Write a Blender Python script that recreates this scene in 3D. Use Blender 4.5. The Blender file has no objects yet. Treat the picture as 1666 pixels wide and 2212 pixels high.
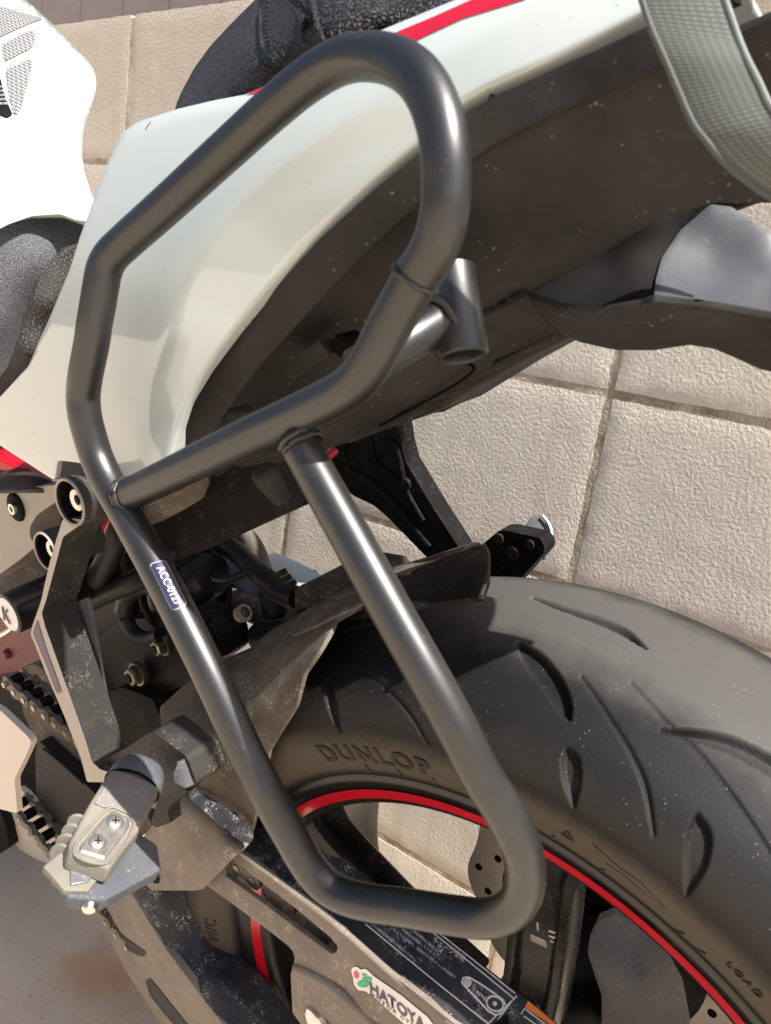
import bpy, bmesh, math, random
import numpy as np
from mathutils import Vector, Matrix
from mathutils.geometry import delaunay_2d_cdt
from mathutils.bvhtree import BVHTree

random.seed(7)
scene = bpy.context.scene
col = scene.collection

# ------------------------------------------------------------------ camera
IMG_W, IMG_H, FPX = 1666.0, 2212.0, 1750.0
CAM_R = np.array([[0.79019769, 0.2576658, -0.55605391],
                  [0.59586233, -0.11085987, 0.79539812],
                  [0.14330282, -0.95985334, -0.24113456]])   # columns: image right, image down, view direction
CAM_H = 0.7678
cam = bpy.data.cameras.new("camera")
cam_o = bpy.data.objects.new("camera", cam)
col.objects.link(cam_o)
right, down, fwd = (Vector(CAM_R[:, i]) for i in range(3))
up = -down
m = Matrix((right, up, -fwd)).transposed().to_4x4()
m.translation = (0, 0, CAM_H)
cam_o.matrix_world = m
cam.sensor_fit = 'HORIZONTAL'
cam.sensor_width = 36.0
cam.lens = 36.0 * FPX / IMG_W
cam.clip_start = 0.01
cam.clip_end = 200.0
cam.dof.use_dof = True
cam.dof.focus_distance = 0.62
cam.dof.aperture_fstop = 22.0
scene.camera = cam_o

# ------------------------------------------------------------------ sky and sun
SUN_DIR = Vector((0.55, -0.06, 0.83)).normalized()       # towards the sun
world = bpy.data.worlds.new("World")
scene.world = world
world.use_nodes = True
wn = world.node_tree
bg = wn.nodes["Background"]
sky = wn.nodes.new("ShaderNodeTexSky")
sky.sky_type = 'NISHITA'
sky.sun_disc = False
sky.sun_elevation = math.asin(SUN_DIR.z)
sky.sun_rotation = math.atan2(SUN_DIR.x, SUN_DIR.y)
sky.air_density = 0.9
sky.dust_density = 3.5
sky.ozone_density = 0.9
wn.links.new(sky.outputs[0], bg.inputs[0])
bg.inputs[1].default_value = 0.085
sun = bpy.data.lights.new("sun", 'SUN')
sun.energy = 5.0
sun.angle = math.radians(0.6)
sun.color = (1.0, 0.965, 0.915)
sun_o = bpy.data.objects.new("sun", sun)
col.objects.link(sun_o)
sun_o.rotation_euler = (-SUN_DIR).to_track_quat('-Z', 'Y').to_euler()
sun_o.location = (1, 0, 4)

scene.view_settings.view_transform = 'Standard'
scene.view_settings.look = 'None'
scene.view_settings.gamma = 1.0
scene.view_settings.use_curve_mapping = False
scene.view_settings.exposure = 1.1
scene.cycles.max_bounces = 8
scene.cycles.use_denoising = True

# ------------------------------------------------------------------ frames
LEAN = math.radians(10.3)                     # the bike rests on its side stand, leaning towards the camera
NY = np.array([0, math.cos(LEAN), math.sin(LEAN)])
NZ = np.array([0, -math.sin(LEAN), math.cos(LEAN)])
EX = np.array([1.0, 0, 0])
WR = 0.315                                    # wheel radius
AXLE = np.array([-0.1366, 0.47897, -0.45788]) # axle seen from the camera
BASE = AXLE - WR * NZ                         # tyre contact point seen from the camera


def ray(px, py):
    return CAM_R @ np.array([(px - 833.0) / FPX, (py - 1106.0) / FPX, 1.0])


def B(px, py, y):
    """bike-frame point (x rearwards, y to the right side, z up) at lateral offset y"""
    r = ray(px, py)
    t = (BASE @ NY + y) / (r @ NY)
    q = r * t - BASE
    return Vector((q @ EX, q @ NY, q @ NZ))


def W(px, py, Y):
    r = ray(px, py)
    q = r * (Y / r[1])
    return Vector((q[0], q[1], q[2] + CAM_H))


CAM_B = Vector((-(BASE @ EX), -(BASE @ NY), -(BASE @ NZ)))   # camera in the bike frame


# ------------------------------------------------------------------ materials
def new_mat(name):
    mt = bpy.data.materials.new(name)
    mt.use_nodes = True
    nt = mt.node_tree
    return mt, nt, nt.nodes["Principled BSDF"]


def node(nt, typ, **kw):
    n = nt.nodes.new(typ)
    for k, v in kw.items():
        if k in ('inputs',):
            for kk, vv in v.items():
                n.inputs[kk].default_value = vv
        else:
            setattr(n, k, v)
    return n


def objco(nt):
    return node(nt, "ShaderNodeTexCoord").outputs["Object"]


def noise(nt, co, scale, detail=3.0, rough=0.55, dist=0.0):
    n = node(nt, "ShaderNodeTexNoise")
    n.inputs["Scale"].default_value = scale
    n.inputs["Detail"].default_value = detail
    n.inputs["Roughness"].default_value = rough
    n.inputs["Distortion"].default_value = dist
    nt.links.new(co, n.inputs["Vector"])
    return n.outputs["Fac"]


def ramp(nt, fac, p0, p1, c0=(0, 0, 0, 1), c1=(1, 1, 1, 1)):
    r = node(nt, "ShaderNodeValToRGB")
    r.color_ramp.elements[0].position = p0
    r.color_ramp.elements[1].position = p1
    r.color_ramp.elements[0].color = c0
    r.color_ramp.elements[1].color = c1
    nt.links.new(fac, r.inputs[0])
    return r.outputs[0]


def mth(nt, op, a, b=None):
    n = node(nt, "ShaderNodeMath", operation=op)
    for i, v in enumerate((a, b)):
        if v is None:
            continue
        if isinstance(v, (int, float)):
            n.inputs[i].default_value = v
        else:
            nt.links.new(v, n.inputs[i])
    return n.outputs[0]


def mixc(nt, fac, a, b):
    n = node(nt, "ShaderNodeMix", data_type='RGBA')
    for i, v in ((0, fac), (6, a), (7, b)):
        if isinstance(v, (int, float)):
            n.inputs[i].default_value = v
        elif isinstance(v, tuple):
            n.inputs[i].default_value = v if len(v) == 4 else (*v, 1)
        else:
            nt.links.new(v, n.inputs[i])
    return n.outputs[2]


def bump(nt, bsdf, h, strength, dist):
    b = node(nt, "ShaderNodeBump")
    b.inputs["Strength"].default_value = strength
    b.inputs["Distance"].default_value = dist
    nt.links.new(h, b.inputs["Height"])
    nt.links.new(b.outputs[0], bsdf.inputs["Normal"])


def plain(name, c, rough=0.5, metal=0.0, coat=0.0, spec=0.5, var=0.0, vscale=60, micro=0.0):
    mt, nt, p = new_mat(name)
    p.inputs["Base Color"].default_value = (*c, 1)
    p.inputs["Roughness"].default_value = rough
    p.inputs["Metallic"].default_value = metal
    p.inputs["Coat Weight"].default_value = coat
    p.inputs["Coat Roughness"].default_value = 0.04
    p.inputs["Specular IOR Level"].default_value = spec
    co = objco(nt)
    if var:
        n = noise(nt, co, vscale, 5)
        nt.links.new(mixc(nt, n, tuple(max(0, v * (1 - var)) for v in c), tuple(min(1, v * (1 + var)) for v in c)), p.inputs["Base Color"])
        nt.links.new(mth(nt, 'ADD', mth(nt, 'MULTIPLY', n, 0.25), rough - 0.1), p.inputs["Roughness"])
    if micro:
        bump(nt, p, noise(nt, co, 1400, 2), micro, 0.0004)
    return mt


def dusty(name, base, dust, rough=0.6, amt=0.5, spat=0.5, spatc=(0.5, 0.46, 0.4), metal=0.0, scale=1.0, lo=0.35, hi=0.7, micro=0.25, dots=0.5, spec=0.15):
    """plastic or painted metal under road dust: cloudy film, squiggly dried spatter, specks"""
    mt, nt, p = new_mat(name)
    co = objco(nt)
    film = ramp(nt, noise(nt, co, 22 * scale, 6, 0.6), lo, hi)
    film = mth(nt, 'MULTIPLY', film, amt)
    fine = noise(nt, co, 700 * scale, 2)
    film = mth(nt, 'MULTIPLY', film, mth(nt, 'ADD', mth(nt, 'MULTIPLY', fine, 0.8), 0.55))
    c = mixc(nt, film, (*base, 1), (*dust, 1))
    sq = noise(nt, co, 190 * scale, 2.0, 0.6, 1.2)
    sq = mth(nt, 'LESS_THAN', mth(nt, 'ABSOLUTE', mth(nt, 'SUBTRACT', sq, 0.5)), 0.016)
    msk = ramp(nt, noise(nt, co, 60 * scale, 3), 0.5, 0.62)
    sq = mth(nt, 'MULTIPLY', mth(nt, 'MULTIPLY', sq, msk), spat)
    v = node(nt, "ShaderNodeTexVoronoi")
    v.inputs["Scale"].default_value = 330 * scale
    nt.links.new(co, v.inputs["Vector"])
    dt = mth(nt, 'LESS_THAN', v.outputs["Distance"], 0.2)
    msk2 = ramp(nt, noise(nt, co, 90 * scale, 4), 0.55, 0.65)
    dt = mth(nt, 'MULTIPLY', mth(nt, 'MULTIPLY', dt, msk2), dots)
    tot = mth(nt, 'MAXIMUM', sq, dt)
    c = mixc(nt, tot, c, (*spatc, 1))
    nt.links.new(c, p.inputs["Base Color"])
    r = mth(nt, 'ADD', mth(nt, 'MULTIPLY', mth(nt, 'MAXIMUM', film, tot), 0.9 - rough), rough)
    nt.links.new(r, p.inputs["Roughness"])
    p.inputs["Metallic"].default_value = metal
    p.inputs["Specular IOR Level"].default_value = spec
    h = mth(nt, 'ADD', mth(nt, 'MULTIPLY', tot, 0.6), mth(nt, 'MULTIPLY', noise(nt, co, 900, 2), 0.5))
    bump(nt, p, h, micro, 0.0006)
    return mt


def leather(name, c, c2, scale, rough=0.45, depth=0.0012, stretch=(1, 1, 1), pores=False):
    mt, nt, p = new_mat(name)
    co = objco(nt)
    mp = node(nt, "ShaderNodeMapping")
    mp.inputs["Scale"].default_value = stretch
    nt.links.new(co, mp.inputs["Vector"])
    v = node(nt, "ShaderNodeTexVoronoi", feature='DISTANCE_TO_EDGE')
    v.inputs["Scale"].default_value = scale
    nt.links.new(mp.outputs[0], v.inputs["Vector"])
    e = ramp(nt, v.outputs["Distance"], 0.02, 0.22)
    n = noise(nt, mp.outputs[0], scale * 2.2, 3)
    h = mth(nt, 'MULTIPLY', e, n)
    col_ = mixc(nt, e, (*c2, 1), (*c, 1))
    if pores:
        f1 = node(nt, "ShaderNodeTexVoronoi")
        f1.inputs["Scale"].default_value = scale * .9
        nt.links.new(mp.outputs[0], f1.inputs["Vector"])
        po = ramp(nt, f1.outputs["Distance"], 0.20, 0.34)
        col_ = mixc(nt, po, (*c2, 1), col_)
        h = mth(nt, 'MULTIPLY', h, po)
    nt.links.new(col_, p.inputs["Base Color"])
    p.inputs["Roughness"].default_value = rough
    p.inputs["Specular IOR Level"].default_value = 0.25
    bump(nt, p, h, 0.9, depth)
    return mt


def rack_paint():
    mt, nt, p = new_mat("satin_black_paint")
    co = objco(nt)
    n = noise(nt, co, 900, 2)
    c = mixc(nt, ramp(nt, n, 0.45, 0.8), (0.008, 0.0078, 0.0075, 1), (0.014, 0.0135, 0.013, 1))
    v = node(nt, "ShaderNodeTexVoronoi")
    v.inputs["Scale"].default_value = 420
    nt.links.new(co, v.inputs["Vector"])
    spk = mth(nt, 'MULTIPLY', mth(nt, 'LESS_THAN', v.outputs["Distance"], 0.10), ramp(nt, noise(nt, co, 50, 3), 0.52, 0.62))
    c = mixc(nt, mth(nt, 'MULTIPLY', spk, 0.5), c, (0.30, 0.27, 0.23, 1))
    c = mixc(nt, mth(nt, 'MULTIPLY', ramp(nt, noise(nt, co, 14, 5), 0.5, 0.8), 0.25), c, (0.07, 0.06, 0.05, 1))
    nt.links.new(c, p.inputs["Base Color"])
    p.inputs["Roughness"].default_value = 0.385
    p.inputs["Specular IOR Level"].default_value = 0.75
    p.inputs["Metallic"].default_value = 0.0
    bump(nt, p, noise(nt, co, 2600, 2), 0.10, 0.0002)
    return mt


def white_paint():
    mt, nt, p = new_mat("gloss_white_paint")
    co = objco(nt)
    v = node(nt, "ShaderNodeTexVoronoi")
    v.inputs["Scale"].default_value = 260
    nt.links.new(co, v.inputs["Vector"])
    dt = mth(nt, 'LESS_THAN', v.outputs["Distance"], 0.22)
    msk = ramp(nt, noise(nt, co, 45, 3), 0.60, 0.66)
    msk2 = ramp(nt, noise(nt, co, 300, 1), 0.5, 0.56)
    f = mth(nt, 'MULTIPLY', mth(nt, 'MULTIPLY', dt, msk), mth(nt, 'MULTIPLY', msk2, 0.55))
    nt.links.new(mixc(nt, f, (0.465, 0.505, 0.478, 1), (0.22, 0.19, 0.15, 1)), p.inputs["Base Color"])
    p.inputs["Roughness"].default_value = 0.16
    p.inputs["Coat Weight"].default_value = 1.0
    p.inputs["Coat Roughness"].default_value = 0.03
    return mt


def webbing():
    mt, nt, p = new_mat("woven_webbing")
    uv = node(nt, "ShaderNodeUVMap").outputs[0]
    mp = node(nt, "ShaderNodeMapping")
    nt.links.new(uv, mp.inputs["Vector"])
    wv = node(nt, "ShaderNodeTexWave", wave_type='BANDS', bands_direction='X')
    wv.inputs["Scale"].default_value = 3.0
    wv.inputs["Distortion"].default_value = 0.4
    nt.links.new(mp.outputs[0], wv.inputs["Vector"])
    wv2 = node(nt, "ShaderNodeTexWave", wave_type='BANDS', bands_direction='Y')
    wv2.inputs["Scale"].default_value = 5.5
    wv2.inputs["Distortion"].default_value = 0.6
    nt.links.new(mp.outputs[0], wv2.inputs["Vector"])
    h = mth(nt, 'ADD', mth(nt, 'MULTIPLY', mth(nt, 'MULTIPLY', wv.outputs["Fac"], wv2.outputs["Fac"]), 0.65), mth(nt, 'MULTIPLY', wv2.outputs["Fac"], 0.35))
    nt.links.new(mixc(nt, ramp(nt, h, 0.2, 1.0), (0.05, 0.056, 0.048, 1), (0.135, 0.148, 0.131, 1)), p.inputs["Base Color"])
    p.inputs["Roughness"].default_value = 0.75
    p.inputs["Sheen Weight"].default_value = 0.3
    bump(nt, p, h, 0.2, 0.0006)
    return mt


def carbon_pad():
    mt, nt, p = new_mat("woven_pad")
    co = objco(nt)
    mp = node(nt, "ShaderNodeMapping")
    mp.inputs["Rotation"].default_value = (0.3, 0.2, 0.7)
    nt.links.new(co, mp.inputs["Vector"])
    wv = node(nt, "ShaderNodeTexWave", wave_type='BANDS', bands_direction='X')
    wv.inputs["Scale"].default_value = 130
    nt.links.new(mp.outputs[0], wv.inputs["Vector"])
    wv2 = node(nt, "ShaderNodeTexWave", wave_type='BANDS', bands_direction='Z')
    wv2.inputs["Scale"].default_value = 90
    nt.links.new(mp.outputs[0], wv2.inputs["Vector"])
    h = mth(nt, 'MULTIPLY', wv.outputs["Fac"], wv2.outputs["Fac"])
    nt.links.new(mixc(nt, ramp(nt, h, 0.1, 0.7), (0.10, 0.10, 0.10, 1), (0.36, 0.36, 0.35, 1)), p.inputs["Base Color"])
    p.inputs["Roughness"].default_value = 0.45
    bump(nt, p, h, 0.6, 0.0008)
    return mt


def tyre_mat():
    mt, nt, p = new_mat("tyre_rubber")
    co = objco(nt)
    sx = node(nt, "ShaderNodeSeparateXYZ")
    nt.links.new(co, sx.inputs[0])
    z = mth(nt, 'SUBTRACT', sx.outputs[2], WR)
    r = mth(nt, 'SQRT', mth(nt, 'ADD', mth(nt, 'MULTIPLY', sx.outputs[0], sx.outputs[0]), mth(nt, 'MULTIPLY', z, z)))
    n = noise(nt, co, 30, 6, 0.65)
    rr = mth(nt, 'ADD', r, mth(nt, 'MULTIPLY', n, 0.016))
    side = ramp(nt, rr, 0.284, 0.297, (1, 1, 1, 1), (0, 0, 0, 1))        # dust film on the unused shoulder and sidewall
    low = ramp(nt, rr, 0.262, 0.273, (1, 1, 1, 1), (0, 0, 0, 1))
    c = mixc(nt, mth(nt, 'MULTIPLY', side, 0.45), (0.009, 0.009, 0.0092, 1), (0.038, 0.031, 0.024, 1))
    c = mixc(nt, mth(nt, 'MULTIPLY', low, 0.6), c, (0.10, 0.079, 0.06, 1))
    bead = ramp(nt, r, 0.2318, 0.2345, (1, 1, 1, 1), (0, 0, 0, 1))
    c = mixc(nt, mth(nt, 'MULTIPLY', bead, 0.9), c, (0.008, 0.008, 0.008, 1))
    crown = ramp(nt, mth(nt, 'ADD', r, mth(nt, 'MULTIPLY', mth(nt, 'SUBTRACT', n, 0.5), 0.012)), 0.3035, 0.3125)
    c = mixc(nt, mth(nt, 'MULTIPLY', crown, 0.85), c, (0.078, 0.074, 0.068, 1))  # the worn grey band that rolls on the road
    v = node(nt, "ShaderNodeTexVoronoi")
    v.inputs["Scale"].default_value = 380
    nt.links.new(co, v.inputs["Vector"])
    dt = mth(nt, 'MULTIPLY', mth(nt, 'LESS_THAN', v.outputs["Distance"], 0.13), ramp(nt, noise(nt, co, 60, 3), 0.5, 0.6))
    c = mixc(nt, mth(nt, 'MULTIPLY', dt, 0.35), c, (0.36, 0.33, 0.28, 1))
    nt.links.new(c, p.inputs["Base Color"])
    p.inputs["Roughness"].default_value = 0.6
    p.inputs["Specular IOR Level"].default_value = 0.13
    bump(nt, p, noise(nt, co, 800, 3), 0.25, 0.0006)
    return mt


def wall_mat():
    mt, nt, p = new_mat("textured_block")
    geo = node(nt, "ShaderNodeNewGeometry").outputs["Position"]
    oi = node(nt, "ShaderNodeObjectInfo")
    sp = node(nt, "ShaderNodeSeparateXYZ")
    nt.links.new(geo, sp.inputs[0])
    n1 = noise(nt, geo, 270, 4, 0.55, 0.35)
    n2 = noise(nt, geo, 650, 3, 0.6)
    h = mth(nt, 'ADD', mth(nt, 'MULTIPLY', ramp(nt, n1, 0.3, 0.7), 0.75), mth(nt, 'MULTIPLY', n2, 0.5))
    mp = node(nt, "ShaderNodeMapping")
    mp.inputs["Scale"].default_value = (30, 30, 2.2)
    nt.links.new(geo, mp.inputs["Vector"])
    streak = ramp(nt, noise(nt, mp.outputs[0], 1.0, 5), 0.55, 0.75)
    base = mixc(nt, oi.outputs["Random"], (0.655, 0.595, 0.505, 1), (0.71, 0.645, 0.55, 1))
    base = mixc(nt, mth(nt, 'MULTIPLY', streak, 0.27), base, (0.27, 0.19, 0.12, 1))
    # top courses tinted darker brown; olive mossy stain along the top edge
    hi = ramp(nt, sp.outputs[2], 0.80, 1.05)
    base = mixc(nt, mth(nt, 'MULTIPLY', hi, 0.45), base, (0.25, 0.205, 0.14, 1))
    top = ramp(nt, mth(nt, 'ADD', sp.outputs[2], mth(nt, 'MULTIPLY', noise(nt, geo, 40, 4), 0.05)), 1.085, 1.135)
    base = mixc(nt, mth(nt, 'MULTIPLY', top, 0.6), base, (0.15, 0.135, 0.075, 1))
    base = mixc(nt, ramp(nt, n1, 0.62, 0.78), base, (0.66, 0.59, 0.5, 1))
    base = mixc(nt, ramp(nt, noise(nt, geo, 500, 2), 0.70, 0.78), base, (0.24, 0.18, 0.12, 1))
    nt.links.new(base, p.inputs["Base Color"])
    p.inputs["Roughness"].default_value = 0.92
    bump(nt, p, h, 0.7, 0.0013)
    return mt


def mortar_mat():
    mt, nt, p = new_mat("mortar")
    geo = node(nt, "ShaderNodeNewGeometry").outputs["Position"]
    n = noise(nt, geo, 28, 6, 0.7)
    f = noise(nt, geo, 300, 3)
    c = mixc(nt, ramp(nt, n, 0.42, 0.68), (0.50, 0.43, 0.335, 1), (0.22, 0.145, 0.08, 1))
    nt.links.new(mixc(nt, mth(nt, 'MULTIPLY', f, 0.3), c, (0.5, 0.43, 0.33, 1)), p.inputs["Base Color"])
    p.inputs["Roughness"].default_value = 0.95
    bump(nt, p, mth(nt, 'ADD', f, n), 0.8, 0.003)
    return mt


def concrete_mat():
    mt, nt, p = new_mat("stained_concrete")
    geo = node(nt, "ShaderNodeNewGeometry").outputs["Position"]
    n = noise(nt, geo, 6, 8, 0.65)
    c = mixc(nt, ramp(nt, n, 0.35, 0.7), (0.48, 0.39, 0.29, 1), (0.58, 0.49, 0.39, 1))
    rust = ramp(nt, noise(nt, geo, 7.0, 3, 0.5), 0.60, 0.76)
    c = mixc(nt, mth(nt, 'MULTIPLY', rust, 0.5), c, (0.42, 0.21, 0.08, 1))
    vm = node(nt, "ShaderNodeVectorMath", operation='DISTANCE')
    wob = node(nt, "ShaderNodeVectorMath", operation='MULTIPLY_ADD')
    nz_ = node(nt, "ShaderNodeTexNoise")
    nz_.inputs["Scale"].default_value = 22
    nt.links.new(geo, nz_.inputs["Vector"])
    nt.links.new(nz_.outputs["Color"], wob.inputs[0])
    wob.inputs[1].default_value = (0.14, 0.07, 0.0)
    nt.links.new(geo, wob.inputs[2])
    nt.links.new(wob.outputs[0], vm.inputs[0])
    r_ = ray(230, 2108)
    q_ = r_ * (-CAM_H / r_[2])
    vm.inputs[1].default_value = (q_[0] + 0.07, q_[1] + 0.035, 0)
    spot = ramp(nt, vm.outputs["Value"], 0.01, 0.06, (1, 1, 1, 1), (0, 0, 0, 1))      # the rust stain left of the swingarm
    c = mixc(nt, mth(nt, 'MULTIPLY', spot, 0.45), c, (0.44, 0.20, 0.06, 1))
    sp = ramp(nt, noise(nt, geo, 170, 3), 0.66, 0.72)
    c = mixc(nt, mth(nt, 'MULTIPLY', sp, 0.8), c, (0.10, 0.07, 0.05, 1))
    nt.links.new(c, p.inputs["Base Color"])
    p.inputs["Roughness"].default_value = 0.8
    bump(nt, p, noise(nt, geo, 220, 4), 0.5, 0.002)
    return mt


M = dict(
    rack=rack_paint(),
    white=white_paint(),
    red=plain("red_paint", (0.40, 0.003, 0.012), 0.22, coat=0.3),
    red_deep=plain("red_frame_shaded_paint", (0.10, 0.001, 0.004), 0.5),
    red_decal=plain("red_decal", (0.44, 0.005, 0.022), 0.25, coat=0.6),
    tray=dusty("dusty_tail_plastic", (0.015, 0.0143, 0.0137), (0.052, 0.046, 0.040), 0.42, 0.7, 0.0, (0.34, 0.29, 0.24), dots=0.35, micro=0.06, lo=0.3, hi=0.65, scale=0.8),
    tray_in=dusty("inner_tail_plastic", (0.014, 0.0125, 0.011), (0.045, 0.037, 0.029), 0.5, 0.6, 0.5, (0.36, 0.3, 0.23), dots=0.5, micro=0.15),
    black=dusty("black_plastic", (0.0045, 0.0045, 0.0045), (0.012, 0.0113, 0.0107), 0.5, 0.5, 0.2, (0.2, 0.19, 0.17), dots=0.25, micro=0.2, spec=0.1),
    plate_holder=dusty("satin_black_holder", (0.055, 0.057, 0.064), (0.08, 0.079, 0.078), 0.3, 0.4, 0.0, (0.3, 0.28, 0.26), dots=0.25, micro=0.08, spec=0.6),
    hugger=dusty("dusty_hugger", (0.036, 0.030, 0.025), (0.135, 0.110, 0.086), 0.6, 0.95, 0.8, (0.42, 0.34, 0.26), lo=0.2, hi=0.6, dots=0.3),
    guard=dusty("dusty_guard_side", (0.11, 0.095, 0.08), (0.22, 0.183, 0.147), 0.65, 0.95, 0.7, (0.48, 0.41, 0.33), lo=0.15, hi=0.55, dots=0.3),
    spatter=dusty("spattered_black", (0.020, 0.021, 0.025), (0.075, 0.072, 0.07), 0.3, 0.6, 0.75, (0.42, 0.395, 0.35), dots=0.7, lo=0.4, hi=0.75, scale=1.15),
    arm=dusty("swingarm_paint", (0.14, 0.12, 0.102), (0.23, 0.195, 0.158), 0.55, 0.9, 0.5, (0.45, 0.4, 0.34), lo=0.2, hi=0.6, dots=0.2),
    bracket=dusty("bracket_paint", (0.023, 0.022, 0.021), (0.052, 0.046, 0.040), 0.45, 0.6, 0.35, (0.32, 0.27, 0.22), dots=0.2),
    bracket_edge=plain("bracket_edge_paint", (0.33, 0.29, 0.245), 0.42, metal=0.15, var=0.1, micro=0.15),
    greyblue=dusty("grey_rubber", (0.075, 0.080, 0.090), (0.13, 0.127, 0.124), 0.45, 0.5, 0.15, (0.45, 0.42, 0.38), dots=0.35),
    silver_cover=plain("grey_side_cover", (0.24, 0.215, 0.185), 0.4, metal=0.3, var=0.08, micro=0.1),
    alu=dusty("worn_aluminium", (0.22, 0.22, 0.23), (0.30, 0.275, 0.235), 0.38, 0.7, 0.6, (0.62, 0.54, 0.42), metal=0.75, scale=1.0, lo=0.4, hi=0.6, dots=0.3, micro=0.5),
    alu_dirt=dusty("dirty_aluminium_edge", (0.17, 0.158, 0.138), (0.26, 0.228, 0.182), 0.5, 0.9, 0.5, (0.40, 0.34, 0.26), metal=0.2, dots=0.5, micro=0.8),
    chrome=plain("zinc_bolt", (0.62, 0.60, 0.56), 0.22, metal=1.0, var=0.15),
    steel=plain("brushed_steel", (0.40, 0.37, 0.34), 0.36, metal=0.85, var=0.15, vscale=140),
    brass=plain("olive_zinc_nut", (0.22, 0.20, 0.14), 0.33, metal=0.9, var=0.25),
    chain=dusty("greasy_chain", (0.15, 0.13, 0.105), (0.27, 0.22, 0.165), 0.45, 0.7, 0.4, (0.4, 0.34, 0.26), metal=0.5),
    dark=plain("dark_metal", (0.006, 0.006, 0.0062), 0.4, var=0.2, spec=0.1),
    silver_speck=dusty("speckled_sunlit_silver", (0.24, 0.23, 0.22), (0.34, 0.32, 0.295), 0.45, 0.6, 0.3, (0.75, 0.72, 0.68), metal=0.3, dots=0.8, scale=1.3, micro=0.4),  # speckled silver, its tone lightened to stand in for sun on the flange
    matte=plain("matte_black", (0.009, 0.0085, 0.008), 0.8, spec=0.12, var=0.3),
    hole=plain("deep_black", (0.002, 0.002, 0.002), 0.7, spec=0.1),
    rubber=plain("rubber_hose", (0.012, 0.0115, 0.011), 0.42, var=0.3, micro=0.15, spec=0.2),
    grey_paint=plain("grey_cast_paint", (0.33, 0.325, 0.325), 0.5, var=0.2, micro=0.3),
    hose_dust=dusty("dusty_hose", (0.06, 0.052, 0.045), (0.26, 0.22, 0.18), 0.55, 0.8, 0.8, (0.45, 0.4, 0.34)),
    rim=plain("rim_black", (0.008, 0.0075, 0.007), 0.28, coat=0.0, spec=0.3),
    rim_dust=dusty("rim_inner_black", (0.006, 0.0055, 0.005), (0.04, 0.034, 0.027), 0.25, 0.3, 0.2, (0.3, 0.26, 0.2), lo=0.45, hi=0.8),
    spoke_face=plain("spoke_flank", (0.2, 0.19, 0.18), 0.45, var=0.2),
    tyre=tyre_mat(),
    letter=dusty("tyre_lettering", (0.028, 0.023, 0.018), (0.06, 0.048, 0.036), 0.7, 0.5, 0.1),
    seat=leather("seat_vinyl", (0.034, 0.033, 0.032), (0.004, 0.004, 0.004), 380, 0.5, 0.0016, pores=True),
    seat_band=leather("seat_band_vinyl", (0.022, 0.0215, 0.021), (0.004, 0.004, 0.004), 380, 0.5, 0.0014, pores=True),
    rider=leather("rider_seat_vinyl", (0.16, 0.165, 0.17), (0.05, 0.052, 0.055), 700, 0.5, 0.0008),
    bolster=leather("rider_seat_bolster", (0.06, 0.053, 0.047), (0.02, 0.018, 0.016), 520, 0.5, 0.001, (1, 1, 0.5)),
    pad=carbon_pad(),
    strap=webbing(),
    strap_edge=plain("webbing_edge", (0.20, 0.225, 0.215), 0.8, var=0.2, vscale=500),
    sticker_white=plain("sticker_white", (0.72, 0.68, 0.62), 0.45, var=0.05),
    sticker_black=dusty("sticker_black", (0.02, 0.021, 0.03), (0.1, 0.095, 0.09), 0.35, 0.6, 0.9, (0.5, 0.47, 0.43), dots=0.6),
    ink_white=plain("ink_white", (0.62, 0.6, 0.57), 0.5),
    ink_dark=plain("ink_purple", (0.05, 0.03, 0.07), 0.4),
    ink_green=plain("ink_green", (0.0, 0.36, 0.19), 0.4),
    ink_pink=plain("ink_pink", (0.66, 0.03, 0.13), 0.4),
    ink_orange=plain("ink_orange", (0.8, 0.19, 0.02), 0.45),
    label_navy=plain("label_navy", (0.025, 0.022, 0.06), 0.3),
    cream=plain("cream_side_plate", (0.56, 0.49, 0.41), 0.4, metal=0.1, var=0.06),
    block=wall_mat(), mortar=mortar_mat(), concrete=concrete_mat(),
    siding=plain("grey_siding", (0.27, 0.225, 0.21), 0.7, var=0.15, vscale=20),
    weld=plain("painted_weld", (0.022, 0.02, 0.0185), 0.4, var=0.4, vscale=300),
)


# ------------------------------------------------------------------ object helpers
def link(name, me, mat, parent=None, smooth=35):
    if mat is not None:
        me.materials.append(mat)
    if smooth:
        me.shade_smooth()
        me.set_sharp_from_angle(angle=math.radians(smooth))
    o = bpy.data.objects.new(name, me)
    col.objects.link(o)
    if parent is not None:
        o.parent = parent
    return o


def mesh_from(verts, faces):
    me = bpy.data.meshes.new("m")
    me.from_pydata([tuple(v) for v in verts], [], faces)
    me.update()
    return me


def fillet(pts, r, seg=3):
    """round the corners of a closed px outline"""
    out = []
    n = len(pts)
    for i in range(n):
        p = np.array(pts[i][:2], float)
        a = np.array(pts[i - 1][:2], float)
        c = np.array(pts[(i + 1) % n][:2], float)
        la, lc = np.linalg.norm(a - p), np.linalg.norm(c - p)
        if r <= 0 or la < 1e-6 or lc < 1e-6:
            out.append(tuple(p))
            continue
        p0 = p + (a - p) / la * min(r, la * 0.45)
        p1 = p + (c - p) / lc * min(r, lc * 0.45)
        for k in range(seg + 1):
            t = k / seg
            out.append(tuple((1 - t) ** 2 * p0 + 2 * t * (1 - t) * p + t * t * p1))
    return out


def poly2(ctrl, deg=2):
    """low-order smooth surface fitted to control points: taut panels without ripples"""
    a = np.array(ctrl, float)
    ex = [(i, j) for i in range(deg + 1) for j in range(deg + 1 - i)]

    def basis(x, y):
        return np.array([(x / 1000.0 - .5) ** i * (y / 1000.0 - .5) ** j for i, j in ex])
    A = np.array([basis(p[0], p[1]) for p in a])
    s = np.linalg.lstsq(A, a[:, 2], rcond=None)[0]
    return lambda x, y: float(basis(x, y) @ s)


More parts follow.
